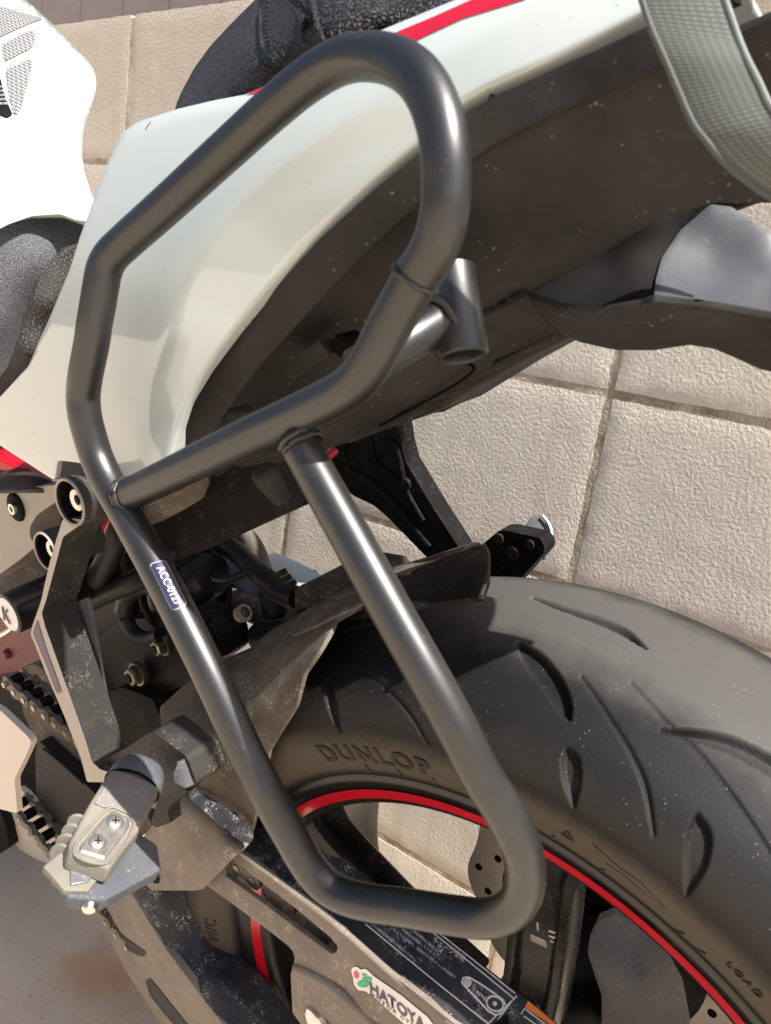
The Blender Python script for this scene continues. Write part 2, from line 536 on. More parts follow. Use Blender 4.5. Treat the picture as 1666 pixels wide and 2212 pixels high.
def past(line, x, y):
    """px distance beyond an open polyline, positive on its right-hand side (image sense, walking along it)"""
    best, sg = 1e9, 1
    for (x0, y0), (x1, y1) in zip(line[:-1], line[1:]):
        dx, dy = x1 - x0, y1 - y0
        t = max(0, min(1, ((x - x0) * dx + (y - y0) * dy) / (dx * dx + dy * dy)))
        d = math.hypot(x - x0 - t * dx, y - y0 - t * dy)
        if d < best:
            best = d
            sg = 1 if (dx * (y - y0) - dy * (x - x0)) > 0 else -1
    return best * sg


def curve2(line, n=8):
    return [(p[0], p[1]) for p in catmull([(x, y, 0) for x, y in line], n)]


def soft(d, w):
    return 0.0 if d < -w else (d if d > w else (d + w) ** 2 / (4 * w))


def inside(poly, x, y):
    c = False
    j = len(poly) - 1
    for i in range(len(poly)):
        xi, yi = poly[i]
        xj, yj = poly[j]
        if (yi > y) != (yj > y) and x < (xj - xi) * (y - yi) / (yj - yi) + xi:
            c = not c
        j = i
    return c


def tps(ctrl, reg=1e-5):
    """smooth depth surface through (px, py, y) control points"""
    P_ = np.array([c[:2] for c in ctrl], float) / 1000.0
    v = np.array([c[2] for c in ctrl], float)
    n = len(ctrl)
    if n < 3:
        return lambda x, y: float(v.mean())
    d = np.linalg.norm(P_[:, None] - P_[None], axis=2)
    K = np.where(d > 0, d * d * np.log(d + 1e-12), 0) + np.eye(n) * reg
    Q = np.c_[np.ones(n), P_]
    A = np.zeros((n + 3, n + 3))
    A[:n, :n] = K
    A[:n, n:] = Q
    A[n:, :n] = Q.T
    s = np.linalg.lstsq(A, np.r_[v, 0, 0, 0], rcond=None)[0]

    def f(x, y):
        q = np.array([x, y]) / 1000.0
        dd = np.linalg.norm(P_ - q, axis=1)
        return float((s[:n] * dd * dd * np.log(dd + 1e-12)).sum() + s[n] + s[n + 1] * q[0] + s[n + 2] * q[1])
    return f


def fill(outline, step, holes=()):
    """triangulated px polygon with inner grid points"""
    pts = []
    for i in range(len(outline)):
        a, b = np.array(outline[i], float), np.array(outline[(i + 1) % len(outline)], float)
        k = max(1, int(np.linalg.norm(b - a) / step))
        for j in range(k):
            pts.append(tuple(a + (b - a) * j / k))
    nb = len(pts)
    edges = [(i, (i + 1) % nb) for i in range(nb)]
    for h in holes:
        s = len(pts)
        hp = []
        for i in range(len(h)):
            a, b = np.array(h[i], float), np.array(h[(i + 1) % len(h)], float)
            k = max(1, int(np.linalg.norm(b - a) / step))
            hp += [tuple(a + (b - a) * j / k) for j in range(k)]
        pts += hp
        edges += [(s + i, s + (i + 1) % len(hp)) for i in range(len(hp))]
    xs = [p[0] for p in pts]
    ys = [p[1] for p in pts]
    bnd = np.array(pts)
    gy = min(ys) + step * 0.5
    row = 0
    inner = []
    while gy < max(ys):
        gx = min(xs) + step * (0.5 if row % 2 else 0.0)
        while gx < max(xs):
            if inside(outline, gx, gy) and not any(inside(h, gx, gy) for h in holes):
                if np.min(np.hypot(bnd[:, 0] - gx, bnd[:, 1] - gy)) > step * 0.5:
                    inner.append((gx, gy))
            gx += step
        gy += step * 0.87
        row += 1
    allp = [Vector(p) for p in pts + inner]
    r = delaunay_2d_cdt(allp, edges, [], 0, 1e-4)
    vo, fo = r[0], r[2]
    faces = []
    for f in fo:
        cx = sum(vo[i].x for i in f) / 3
        cy = sum(vo[i].y for i in f) / 3
        if inside(outline, cx, cy) and not any(inside(h, cx, cy) for h in holes):
            faces.append(f)
    return [(v.x, v.y) for v in vo], faces


def face_camera(me):
    s = 0
    for p in me.polygons:
        s += p.normal.dot(CAM_B - p.center) * p.area
    if s < 0:
        me.flip_normals()


def patch(name, outline, ctrl, mat, parent, thick=0.003, step=16, rnd=0, holes=(), bev=0.0006, smooth=50, reg=1e-5):
    """sheet with this outline whose lateral depth follows the control points; thickness goes inwards"""
    ol = fillet(outline, rnd) if rnd else [tuple(map(float, p[:2])) for p in outline]
    f = ctrl if callable(ctrl) else tps(ctrl, reg)
    v, fc = fill(ol, step, holes)
    me = mesh_from([B(x, y, f(x, y)) for x, y in v], fc)
    face_camera(me)
    o = link(name, me, mat, parent, smooth)
    if thick:
        s = o.modifiers.new("thickness", 'SOLIDIFY')
        s.thickness = thick
        s.offset = -1
        if bev:
            b = o.modifiers.new("bevel", 'BEVEL')
            b.width = bev
            b.segments = 2
            b.limit_method = 'ANGLE'
            b.angle_limit = math.radians(50)
    return o


def plate(name, outline, y, depth, mat, parent, rnd=4, bev=0.0015, smooth=35, tilt=None):
    """flat-faced casting: outline at lateral offset y, extruded inwards by depth"""
    ol = fillet(outline, rnd) if rnd else outline
    f = (lambda a, b: y) if tilt is None else tps(tilt)
    near = [B(p[0], p[1], f(p[0], p[1])) for p in ol]
    n = len(near)
    me = bpy.data.meshes.new("m")
    bm = bmesh.new()
    va = [bm.verts.new(p) for p in near]
    vb = [bm.verts.new(p + Vector((0, depth, 0))) for p in near]
    bm.faces.new(va)
    bm.faces.new(list(reversed(vb)))
    for i in range(n):
        bm.faces.new((va[i], vb[i], vb[(i + 1) % n], va[(i + 1) % n]))
    bmesh.ops.recalc_face_normals(bm, faces=bm.faces)
    bmesh.ops.triangulate(bm, faces=[q for q in bm.faces if len(q.verts) > 4])
    bm.to_mesh(me)
    bm.free()
    o = link(name, me, mat, parent, smooth)
    if bev:
        b = o.modifiers.new("bevel", 'BEVEL')
        b.width = bev
        b.segments = 2
        b.limit_method = 'ANGLE'
        b.angle_limit = math.radians(40)
    return o


def catmull(P_, n):
    P_ = [np.array(p, float) for p in P_]
    P_ = [2 * P_[0] - P_[1]] + P_ + [2 * P_[-1] - P_[-2]]
    out = []
    for i in range(1, len(P_) - 2):
        p0, p1, p2, p3 = P_[i - 1:i + 3]
        t0 = 0.0
        t1 = t0 + max(np.linalg.norm(p1 - p0), 1e-9) ** 0.5
        t2 = t1 + max(np.linalg.norm(p2 - p1), 1e-9) ** 0.5
        t3 = t2 + max(np.linalg.norm(p3 - p2), 1e-9) ** 0.5
        for k in range(n):
            t = t1 + (t2 - t1) * k / n
            A1 = (t1 - t) / (t1 - t0) * p0 + (t - t0) / (t1 - t0) * p1
            A2 = (t2 - t) / (t2 - t1) * p1 + (t - t1) / (t2 - t1) * p2
            A3 = (t3 - t) / (t3 - t2) * p2 + (t - t2) / (t3 - t2) * p3
            B1 = (t2 - t) / (t2 - t0) * A1 + (t - t0) / (t2 - t0) * A2
            B2 = (t3 - t) / (t3 - t1) * A2 + (t - t1) / (t3 - t1) * A3
            out.append((t2 - t) / (t2 - t1) * B1 + (t - t1) / (t2 - t1) * B2)
    out.append(P_[-2])
    return out


def sweep(path, rad, seg=20, closed=False, caps=True, squash=None):
    """tube mesh data along 3-D points; rad is a number or one per point"""
    P_ = [np.array(p, float) for p in path]
    n = len(P_)
    T = []
    for i in range(n):
        a = P_[(i - 1) % n] if closed else P_[max(i - 1, 0)]
        b = P_[(i + 1) % n] if closed else P_[min(i + 1, n - 1)]
        t = b - a
        T.append(t / max(np.linalg.norm(t), 1e-9))
    u = np.cross(T[0], [0.13, 0.9, 0.31])
    u /= np.linalg.norm(u)
    verts, faces = [], []
    for i in range(n):
        u = u - T[i] * (u @ T[i])
        u /= np.linalg.norm(u)
        w = np.cross(T[i], u)
        r = rad if isinstance(rad, (int, float)) else rad[i]
        for k in range(seg):
            a = 2 * math.pi * k / seg
            verts.append(P_[i] + r * (math.cos(a) * u + math.sin(a) * w))
    rng = n if closed else n - 1
    for i in range(rng):
        for k in range(seg):
            a, b = i * seg + k, i * seg + (k + 1) % seg
            c, d = ((i + 1) % n) * seg + (k + 1) % seg, ((i + 1) % n) * seg + k
            faces.append((a, b, c, d))
    if caps and not closed:
        faces.append(tuple(reversed(range(seg))))
        faces.append(tuple((n - 1) * seg + k for k in range(seg)))
    return verts, faces


def tube(name, pts, r, mat, parent, n=8, seg=20, px=True, caps=True):
    p3 = [B(*p) for p in pts] if px else pts
    path = catmull(p3, n)
    v, f = sweep(path, r, seg, caps=caps)
    me = mesh_from(v, f)
    bm = bmesh.new()
    bm.from_mesh(me)
    bmesh.ops.recalc_face_normals(bm, faces=bm.faces)
    bm.to_mesh(me)
    bm.free()
    return link(name, me, mat, parent, 60)


def frame_from(axis):
    a = Vector(axis).normalized()
    u = a.cross(Vector((0.2, 0.3, 0.93)))
    if u.length < 1e-3:
        u = a.cross(Vector((1, 0, 0)))
    u.normalize()
    w = a.cross(u)
    return a, u, w


def lathe(name, prof, origin, axis, mat, parent, seg=40, smooth=35, closed=False):
    """profile of (radius, height along axis)"""
    a, u, w = frame_from(axis)
    o = Vector(origin)
    v, f = [], []
    n = len(prof)
    for r, h in prof:
        for k in range(seg):
            t = 2 * math.pi * k / seg
            v.append(o + a * h + (u * math.cos(t) + w * math.sin(t)) * r)
    for i in range(n if closed else n - 1):
        for k in range(seg):
            j = (i + 1) % n
            f.append((i * seg + k, i * seg + (k + 1) % seg, j * seg + (k + 1) % seg, j * seg + k))
    me = mesh_from(v, f)
    bm = bmesh.new()
    bm.from_mesh(me)
    bmesh.ops.remove_doubles(bm, verts=bm.verts, dist=1e-6)
    bmesh.ops.recalc_face_normals(bm, faces=bm.faces)
    bm.to_mesh(me)
    bm.free()
    return link(name, me, mat, parent, smooth)


def boxmesh(c, ax, ay, az, sx, sy, sz):
    c = Vector(c)
    v = []
    for i in (-1, 1):
        for j in (-1, 1):
            for k in (-1, 1):
                v.append(c + ax * (sx * i / 2) + ay * (sy * j / 2) + az * (sz * k / 2))
    f = [(0, 1, 3, 2), (4, 6, 7, 5), (0, 4, 5, 1), (2, 3, 7, 6), (0, 2, 6, 4), (1, 5, 7, 3)]
    me = mesh_from(v, f)
    bm = bmesh.new()
    bm.from_mesh(me)
    bmesh.ops.recalc_face_normals(bm, faces=bm.faces)
    bm.to_mesh(me)
    bm.free()
    return me


def bevel(o, w, seg=2, ang=40):
    b = o.modifiers.new("bevel", 'BEVEL')
    b.width = w
    b.segments = seg
    b.limit_method = 'ANGLE'
    b.angle_limit = math.radians(ang)
    return o


def bvh_of(o):
    return BVHTree.FromPolygons([v.co[:] for v in o.data.vertices], [tuple(p.vertices) for p in o.data.polygons])


def on_surface(tree, px, py, off=0.0004):
    """point where the sight line meets a part's outer surface, lifted off it by off"""
    d = (B(px, py, 0.4) - CAM_B).normalized()
    hit, nrm, i, dist = tree.ray_cast(CAM_B, d)
    if hit is None:
        hit, nrm, i, dist = tree.find_nearest(B(px, py, -0.1))
    if nrm.dot(d) > 0:
        nrm = -nrm
    return hit + nrm * off


def decal(name, outline, tree, mat, parent, off=0.0005, step=12, rnd=0):
    ol = fillet(outline, rnd) if rnd else outline
    v, f = fill(ol, step)
    me = mesh_from([on_surface(tree, x, y, off) for x, y in v], f)
    face_camera(me)
    return link(name, me, mat, parent, 60)


def text_mesh(body, size=1.0, extrude=0.0, bold=0.0, spacing=1.0):
    c = bpy.data.curves.new("t", 'FONT')
    c.body = body
    c.size = size
    c.extrude = extrude
    c.offset = bold
    c.space_character = spacing
    c.resolution_u = 3
    o = bpy.data.objects.new("t", c)
    col.objects.link(o)
    dg = bpy.context.evaluated_depsgraph_get()
    me = bpy.data.meshes.new_from_object(o.evaluated_get(dg))
    bpy.data.objects.remove(o)
    bpy.data.curves.remove(c)
    return me


def text_on(name, body, size, origin, u, v, mat, parent, extrude=0.0003, lift=0.0006, bold=0.0, spacing=1.0, fn=None):
    me = text_mesh(body, size, extrude, bold, spacing)
    u, v = Vector(u).normalized(), Vector(v)
    v = (v - u * v.dot(u)).normalized()
    w = u.cross(v)
    if w.dot(CAM_B - Vector(origin)) < 0:
        w = -w
    for vt in me.vertices:
        x, y, z = vt.co
        vt.co = fn(x, y, z) if fn else Vector(origin) + u * x + v * y + w * (lift + z)
    me.update()
    return link(name, me, mat, parent, 0)


def tag(o, label=None, cat=None, kind=None, group=None):
    if label:
        o["label"] = label
    if cat:
        o["category"] = cat
    if kind:
        o["kind"] = kind
    if group:
        o["group"] = group
    return o


def empty(name, loc, parent=None):
    o = bpy.data.objects.new(name, None)
    o.empty_display_size = 0.1
    o.location = loc
    col.objects.link(o)
    if parent is not None:
        o.parent = parent
    return o


def join_meshes(list_vf):
    V, F = [], []
    for v, f in list_vf:
        s = len(V)
        V += list(v)
        F += [tuple(i + s for i in q) for q in f]
    return V, F
#SETTING

# ================================================================== SETTING
# ground
v, f = [], []
N = 24
for i in range(N + 1):
    for j in range(N + 1):
        v.append((-7 + 14 * i / N, -9 + 14 * j / N, 0.0))
for i in range(N):
    for j in range(N):
        a = i * (N + 1) + j
        f.append((a, a + N + 1, a + N + 2, a + 1))
ground = link("ground", mesh_from(v, f), M['concrete'])
tag(ground, kind="structure")

# block wall: every block is a piece of the wall, joints are the recessed mortar behind
WALL_Y = 0.775
wall = empty("block_wall", (-0.6, WALL_Y + 0.05, 0))
tag(wall, "cream textured concrete block wall behind the motorcycle", "wall")
X0, X1 = -2.6976, 1.3024
WALL_TOP = CAM_H + 0.347
me = boxmesh((0, 0, 0), Vector((1, 0, 0)), Vector((0, 1, 0)), Vector((0, 0, 1)), X1 - X0, 0.1000, WALL_TOP - 0.004)
for vt in me.vertices:
    vt.co += Vector(((X0 + X1) / 2 + 0.6, 0.0, (WALL_TOP - 0.004) / 2))
mortar = link("mortar", me, M['mortar'], wall)


def block_mesh(w, h, d, seed):
    """rough faced block with slightly crumbled arrises"""
    rnd = random.Random(seed)
    nx, nz = 40, max(4, int(h / 0.01))
    V, F = [], []

    def layer(y, rough):
        s = len(V)
        for i in range(nx + 1):
            for k in range(nz + 1):
                x, z = w * (i / nx - 0.5), h * (k / nz - 0.5)
                e = min(w / 2 - abs(x), h / 2 - abs(z))
                ro = 0.0009 * max(0, 1 - e / 0.004) + rnd.uniform(-0.0003, 0.0003)
                j = 0.0007 if e < 1e-6 else 0
                V.append((x + rnd.uniform(-j, j), y + (ro if rough else 0), z + rnd.uniform(-j, j)))
        return s
    a = layer(-d / 2, True)
    for i in range(nx):
        for k in range(nz):
            q = a + i * (nz + 1) + k
            F.append((q, q + nz + 1, q + nz + 2, q + 1))
    ring = [a + i * (nz + 1) for i in range(nx + 1)] + [a + nx * (nz + 1) + k for k in range(1, nz + 1)] + \
           [a + i * (nz + 1) + nz for i in range(nx - 1, -1, -1)] + [a + k for k in range(nz - 1, 0, -1)]
    b = len(V)
    for q in ring:
        V.append((V[q][0], d / 2, V[q][2]))
    n = len(ring)
    for i in range(n):
        F.append((ring[i], b + i, b + (i + 1) % n, ring[(i + 1) % n]))
    F.append(tuple(reversed([b + i for i in range(n)])))
    me_ = mesh_from(V, F)
    bm = bmesh.new()
    bm.from_mesh(me_)
    bmesh.ops.recalc_face_normals(bm, faces=bm.faces)
    bm.to_mesh(me_)
    bm.free()
    me_.materials.append(M['block'])
    me_.shade_smooth()
    me_.set_sharp_from_angle(angle=math.radians(50))
    return me_


full = [block_mesh(0.3915, 0.1915, 0.1, s) for s in range(4)]
foot = [block_mesh(0.3915, 0.1115, 0.1, 9)]
nrow = 0
zt = WALL_TOP
while zt > 0.05:
    hh = 0.1915 if zt > 0.2 else 0.1115
    for c in range(10):
        mm = random.choice(full if hh > .15 else foot)
        o = bpy.data.objects.new("block", mm)
        o.parent = wall
        o.location = (X0 + 0.2 + 0.4 * c + 0.6, -0.0012 + random.uniform(-0.0003, 0.0003), zt - hh / 2)
        col.objects.link(o)
    zt -= 0.2
    nrow += 1

# siding of the building beyond the wall
siding = empty("siding_wall", (-2.5, 1.8, 0))
tag(siding, "grey vertical board siding of a building behind the block wall", "building")
pm = boxmesh((0, 0, 1.3), Vector((1, 0, 0)), Vector((0, 1, 0)), Vector((0, 0, 1)), 0.230, 0.02, 2.6)
pm.materials.append(M['siding'])
x = -2.539 + 0.118
for k in range(-7, 15):
    o = bpy.data.objects.new("siding_panel", pm)
    o.parent = siding
    o.location = (x + 0.236 * k + 2.5, -0.04, 0)
    col.objects.link(o)
me = boxmesh((0, 0, 1.29), Vector((1, 0, 0)), Vector((0, 1, 0)), Vector((0, 0, 1)), 5.2, 0.02, 2.58)
for vt in me.vertices:
    vt.co.x += 0.6
link("sheathing", me, M['hole'], siding)

# ================================================================== MOTORCYCLE
bike = empty("motorcycle", (BASE[0], BASE[1], BASE[2] + CAM_H))
bike.rotation_euler = (LEAN, 0, 0)
tag(bike, "white and red sport motorcycle leaning on its stand by the wall, seen from left rear", "motorcycle")

# ------------------------------------------------------------------ rear wheel
AX = Vector((0, 0, WR))
YAX = Vector((0, 1, 0))


def pol(r, deg, y=0.0):
    t = math.radians(deg)
    return Vector((r * math.cos(t), y, WR + r * math.sin(t)))


# rim: revolved profile (r, y)
rp = [(0.2285, -0.0795), (0.2300, -0.0770), (0.2290, -0.0745), (0.222, -0.073), (0.216, -0.068), (0.208, -0.045), (0.206, 0.0),
      (0.208, 0.045), (0.216, 0.068), (0.222, 0.073), (0.229, 0.0745), (0.230, 0.077), (0.2285, 0.0795), (0.2245, 0.0795),
      (0.2185, 0.0785), (0.2055, 0.071), (0.2025, 0.066), (0.1995, 0.045), (0.198, 0.0), (0.1995, -0.045), (0.2025, -0.064),
      (0.2035, -0.0690), (0.2050, -0.0705), (0.2185, -0.0755), (0.2205, -0.0775), (0.2245, -0.0795)]
wheel = lathe("rear_wheel", rp, AX, YAX, M['rim'], bike, seg=192, smooth=40, closed=True)
lathe("rim_stripe", [(0.2162, -0.0757), (0.2086, -0.0728), (0.2086, -0.0724), (0.2162, -0.0753)], AX, YAX, M['red'], wheel, seg=192, closed=True)

# tyre with real tread grooves
prof = [(-0.070, 0.2200), (-0.0765, 0.2235), (-0.0800, 0.2305), (-0.0855, 0.2380), (-0.0915, 0.2500), (-0.0945, 0.2610),
        (-0.0955, 0.2660), (-0.0945, 0.2720), (-0.0895, 0.2815), (-0.0790, 0.2915), (-0.0620, 0.3012), (-0.0400, 0.3095),
        (-0.0200, 0.3138), (0.0, 0.3150)]
half = catmull([(a, b, 0) for a, b in prof], 8)
full_p = [(p[0], p[1]) for p in half] + [(-p[0], p[1]) for p in reversed(half[:-1])]
# resample by arc length
fp = np.array(full_p)
seg_l = np.r_[0, np.cumsum(np.hypot(*np.diff(fp, axis=0).T))]
NV = 320
sv = np.linspace(0, seg_l[-1], NV)
py_ = np.interp(sv, seg_l, fp[:, 0])
pr_ = np.interp(sv, seg_l, fp[:, 1])
S_MID = seg_l[-1] / 2
ang = np.r_[np.linspace(45, 180, 1250, endpoint=False), np.linspace(180, 405, 320, endpoint=False)]    # finer where the tread is in view
NU = len(ang)


def tyre_hit(px, pyy):
    """(angle, arc position) where the sight line first meets the tyre's near half"""
    d = (B(px, pyy, 0.4) - CAM_B)
    d.normalize()
    best = None
    # march along the ray
    t = 0.25
    prev = None
    while t < 1.2:
        q = CAM_B + d * t
        r = math.hypot(q.x, q.z - WR)
        if abs(q.y) < 0.0955:
            lim = np.interp(abs(q.y), [0, 0.02, 0.04, 0.062, 0.079, 0.0895, 0.0945, 0.0955], [0.315, 0.3138, 0.3095, 0.3012, 0.2915, 0.2815, 0.272, 0.266])
            low = np.interp(abs(q.y), [0.0765, 0.08, 0.0855, 0.0915, 0.0945, 0.0955], [0.2235, 0.2305, 0.238, 0.25, 0.261, 0.266]) if abs(q.y) > 0.0765 else 0.21
            if low <= r <= lim:
                i = int(np.argmin((py_ - q.y) ** 2 + (pr_ - r) ** 2))
                return math.degrees(math.atan2(q.z - WR, q.x)), sv[i] - S_MID
        t += 0.0008
    return None


# grooves: (polyline of px, half widths in m, depth in m)
GROOVES = [
    ([(1122, 1388), (1160, 1428), (1195, 1480), (1218, 1525), (1230, 1556)], [0.0015, 0.0052, 0.0050, 0.0035, 0.0006], 0.0050),
    ([(1150, 1292), (1210, 1312), (1290, 1340), (1345, 1366), (1394, 1402)], [0.0008, 0.0022, 0.0036, 0.0034, 0.0006], 0.0050),
    ([(1432, 1577), (1500, 1590), (1580, 1610), (1660, 1650), (1760, 1720)], [0.0006, 0.0026, 0.0044, 0.0052, 0.004], 0.0055),
    ([(1224, 1622), (1232, 1650), (1236, 1690), (1240, 1742)], [0.0008, 0.0042, 0.0042, 0.0006], 0.0035),
    ([(1506, 1765), (1512, 1810), (1502, 1870), (1484, 1932)], [0.0008, 0.0048, 0.0044, 0.0006], 0.0035),
    ([(706, 1470), (714, 1510), (724, 1545), (737, 1582)], [0.0008, 0.0036, 0.0034, 0.0005], 0.0035),
    ([(1255, 1465), (1315, 1545), (1365, 1630), (1393, 1700), (1412, 1805)], [0.0007, 0.0007, 0.0008, 0.0011, 0.0006], 0.0020),
    ([(1362, 1476), (1430, 1550), (1505, 1625), (1580, 1715), (1660, 1840)], [0.0006, 0.0007, 0.0007, 0.0007, 0.0006], 0.0018),
    ([(790, 1452), (845, 1498), (895, 1556), (928, 1608)], [0.0006, 0.0007, 0.0009, 0.0005], 0.0020),
    ([(720, 1378), (760, 1364), (800, 1355), (850, 1352)], [0.0006, 0.0022, 0.0022, 0.0006], 0.0040),
]
depth_map = np.zeros((NU, NV))
glist = []
for pts, wd, dp in GROOVES:
    h = [tyre_hit(*p) for p in pts]
    hw = [(a[0], a[1], w) for a, w in zip(h, wd) if a is not None]
    if len(hw) >= 2:
        glist.append((hw, dp))
PITCH = 360.0 / 9
for rep in range(9):
    for hw, dp in glist:
        off = rep * PITCH
        # the visible set spans about 100 degrees; only the first set everywhere in view, copies continue outside it
        if rep and not any((h[0] + off) % 360 < 40 or (h[0] + off) % 360 > 175 for h in hw):
            continue
        P2 = catmull([(h[0], h[1], h[2]) for h in hw], 10)
        A = [(p[0] + off, p[1], p[2]) for p in P2]
        a0, a1 = min(a[0] for a in A) - 3, max(a[0] for a in A) + 3
        s0, s1 = min(a[1] for a in A) - 0.008, max(a[1] for a in A) + 0.008
        iu = np.concatenate([np.where((ang + k > a0) & (ang + k < a1))[0] for k in (-360, 0, 360, 720)])
        iang = np.concatenate([(ang + k)[(ang + k > a0) & (ang + k < a1)] for k in (-360, 0, 360, 720)])
        jv = np.where((sv - S_MID > s0) & (sv - S_MID < s1))[0]
        if len(jv) == 0 or len(iu) == 0:
            continue
        R0 = 0.305
        gu = np.radians(iang) * R0
        gv = sv[jv] - S_MID
        best = np.full((len(gu), len(gv)), -1.0)
        for k in range(len(A) - 1):
            p = np.array([math.radians(A[k][0]) * R0, A[k][1]])
            q = np.array([math.radians(A[k + 1][0]) * R0, A[k + 1][1]])
            dd = q - p
            L2 = dd @ dd + 1e-12
            t = np.clip(((gu[:, None] - p[0]) * dd[0] + (gv[None] - p[1]) * dd[1]) / L2, 0, 1)
            dist = np.hypot(gu[:, None] - p[0] - t * dd[0], gv[None] - p[1] - t * dd[1])
            w = A[k][2] + (A[k + 1][2] - A[k][2]) * t
            best = np.maximum(best, np.clip((w + 0.0008 - dist) / 0.0021, 0, 1))
        for i, u_ in enumerate(iu):
            depth_map[u_, jv] = np.maximum(depth_map[u_, jv], best[i] * dp)
# smooth edge ring between sidewall and tread
dyv = np.gradient(py_)
drv = np.gradient(pr_)
nl = np.hypot(dyv, drv)
ny_, nr_ = -drv / nl, dyv / nl
V = np.zeros((NU, NV, 3))
th = np.radians(ang)
rr = pr_[None] - depth_map * nr_[None]
yy = py_[None] - depth_map * ny_[None]
V[..., 0] = rr * np.cos(th)[:, None]
V[..., 1] = yy
V[..., 2] = WR + rr * np.sin(th)[:, None]
idx = np.arange(NU * NV).reshape(NU, NV)
a = idx[:, :-1]
b = np.roll(idx, -1, 0)[:, :-1]
F = np.stack([a, a + 1, b + 1, b], -1).reshape(-1, 4)
me = bpy.data.meshes.new("tyre")
me.from_pydata(V.reshape(-1, 3).tolist(), [], F.tolist())
me.update()
nrm = me.polygons[NV // 2].normal
if nrm.dot(me.polygons[NV // 2].center - AX) < 0:
    me.flip_normals()
tyre = link("tyre", me, M['tyre'], wheel, 0)
me.shade_smooth()


def tyre_text(name, body, size, a0, r0, scale_dir=-1, mat=None, h=0.0010, bold=0.0, spacing=1.0):
    """raised lettering round the near sidewall, starting at angle a0 and reading clockwise"""
    def fn(x, y, z):
        t = a0 + scale_dir * math.degrees(x / r0)
        r = r0 + y
        yv = np.interp(r, [0.2305, 0.238, 0.25, 0.261, 0.266, 0.272], [-0.08, -0.0855, -0.0915, -0.0945, -0.0955, -0.0945])
        return pol(r, t, yv - (h if z > 0 else -0.0006))
    return text_on(name, body, size, (0, 0, 0), (1, 0, 0), (0, 0, 1), mat or M['letter'], wheel, extrude=0.0003, fn=fn, bold=bold, spacing=spacing)


tyre_text("tyre_maker_lettering", "DUNLOP", 0.0175, 121.5, 0.2430, bold=0.0006, spacing=1.28)
tyre_text("tyre_size_lettering", "ZR17 M/C", 0.0125, 196, 0.243, bold=0.0002, spacing=1.1)
tyre_text("tyre_load_lettering", "LOAD", 0.006, 64.3, 0.248, spacing=1.2)
tyre_text("tyre_arrow_mark", "\u25B3", 0.008, 84.2, 0.247)
for t0 in (115, 109, 103, 85.6, 79, 66.3, 69.0):     # little moulded ribs at the bead
    v, f = sweep([pol(0.232, t0, -0.0815), pol(0.2395, t0 - 0.6, -0.0868)], 0.0006, 6)
    link("bead_rib", mesh_from(v, f), M['letter'], wheel)
# the angular emblem moulded on the sidewall
em = [(80.5, 0.2560), (77.2, 0.2520), (74.6, 0.2530), (71.3, 0.2475), (73.6, 0.2465), (76.0, 0.2485), (78.4, 0.2475), (80.5, 0.2560)]
pth = []
for t0, r0 in em:
    yv = np.interp(r0, [0.2305, 0.238, 0.25, 0.261], [-0.08, -0.0855, -0.0915, -0.0945])
    pth.append(pol(r0, t0, yv))
v, f = sweep(pth, 0.00055, 6)
link("sidewall_emblem", mesh_from(v, f), M['letter'], wheel)

# six broad spokes, each with a shallow trough between two ribs
for k in range(6):
    c = 88 + 60 * k
    secs = []
    for (r, da, hw, y0, y1) in [(0.2030, 0, 0.0330, -0.066, -0.036), (0.1965, 0, 0.0262, -0.065, -0.037), (0.186, 0, 0.0228, -0.064, -0.038), (0.165, -0.6, 0.0212, -0.062, -0.037), (0.135, -1.5, 0.0205, -0.060, -0.034), (0.10, -2.5, 0.0200, -0.057, -0.03), (0.055, -3.0, 0.0200, -0.052, -0.02)]:
        ctr = pol(r, c + da)
        tg = Vector((-math.sin(math.radians(c + da)), 0, math.cos(math.radians(c + da))))
        ring = []
        for (aa, bb) in ((-1, .30), (-.90, .04), (-.62, .0), (-.48, .22), (.48, .22), (.62, .0), (.90, .04), (1, .30), (.92, .85), (.7, 1), (-.7, 1), (-.92, .85)):
            ring.append(ctr + tg * (hw * aa) + Vector((0, y0 + (y1 - y0) * bb, 0)))
        secs.append(ring)
    nk = 12
    vv = [p for ring in secs for p in ring]
    ff = []
    for i in range(len(secs) - 1):
        for j in range(nk):
            ff.append((i * nk + j, i * nk + (j + 1) % nk, (i + 1) * nk + (j + 1) % nk, (i + 1) * nk + j))
    ff.append(tuple(range(nk)))
    ff.append(tuple(reversed([(len(secs) - 1) * nk + j for j in range(nk)])))
    me = mesh_from(vv, ff)
    bm = bmesh.new()
    bm.from_mesh(me)
    bmesh.ops.recalc_face_normals(bm, faces=bm.faces)
    bm.to_mesh(me)
    bm.free()
    bevel(link("spoke", me, M['rim_dust'], wheel, 30), 0.0012)
lathe("hub", [(0.0, -0.078), (0.026, -0.078), (0.032, -0.072), (0.040, -0.05), (0.038, -0.03), (0.036, 0.0), (0.036, 0.083), (0.0, 0.083)],
      AX, YAX, M['rim_dust'], wheel, seg=64)

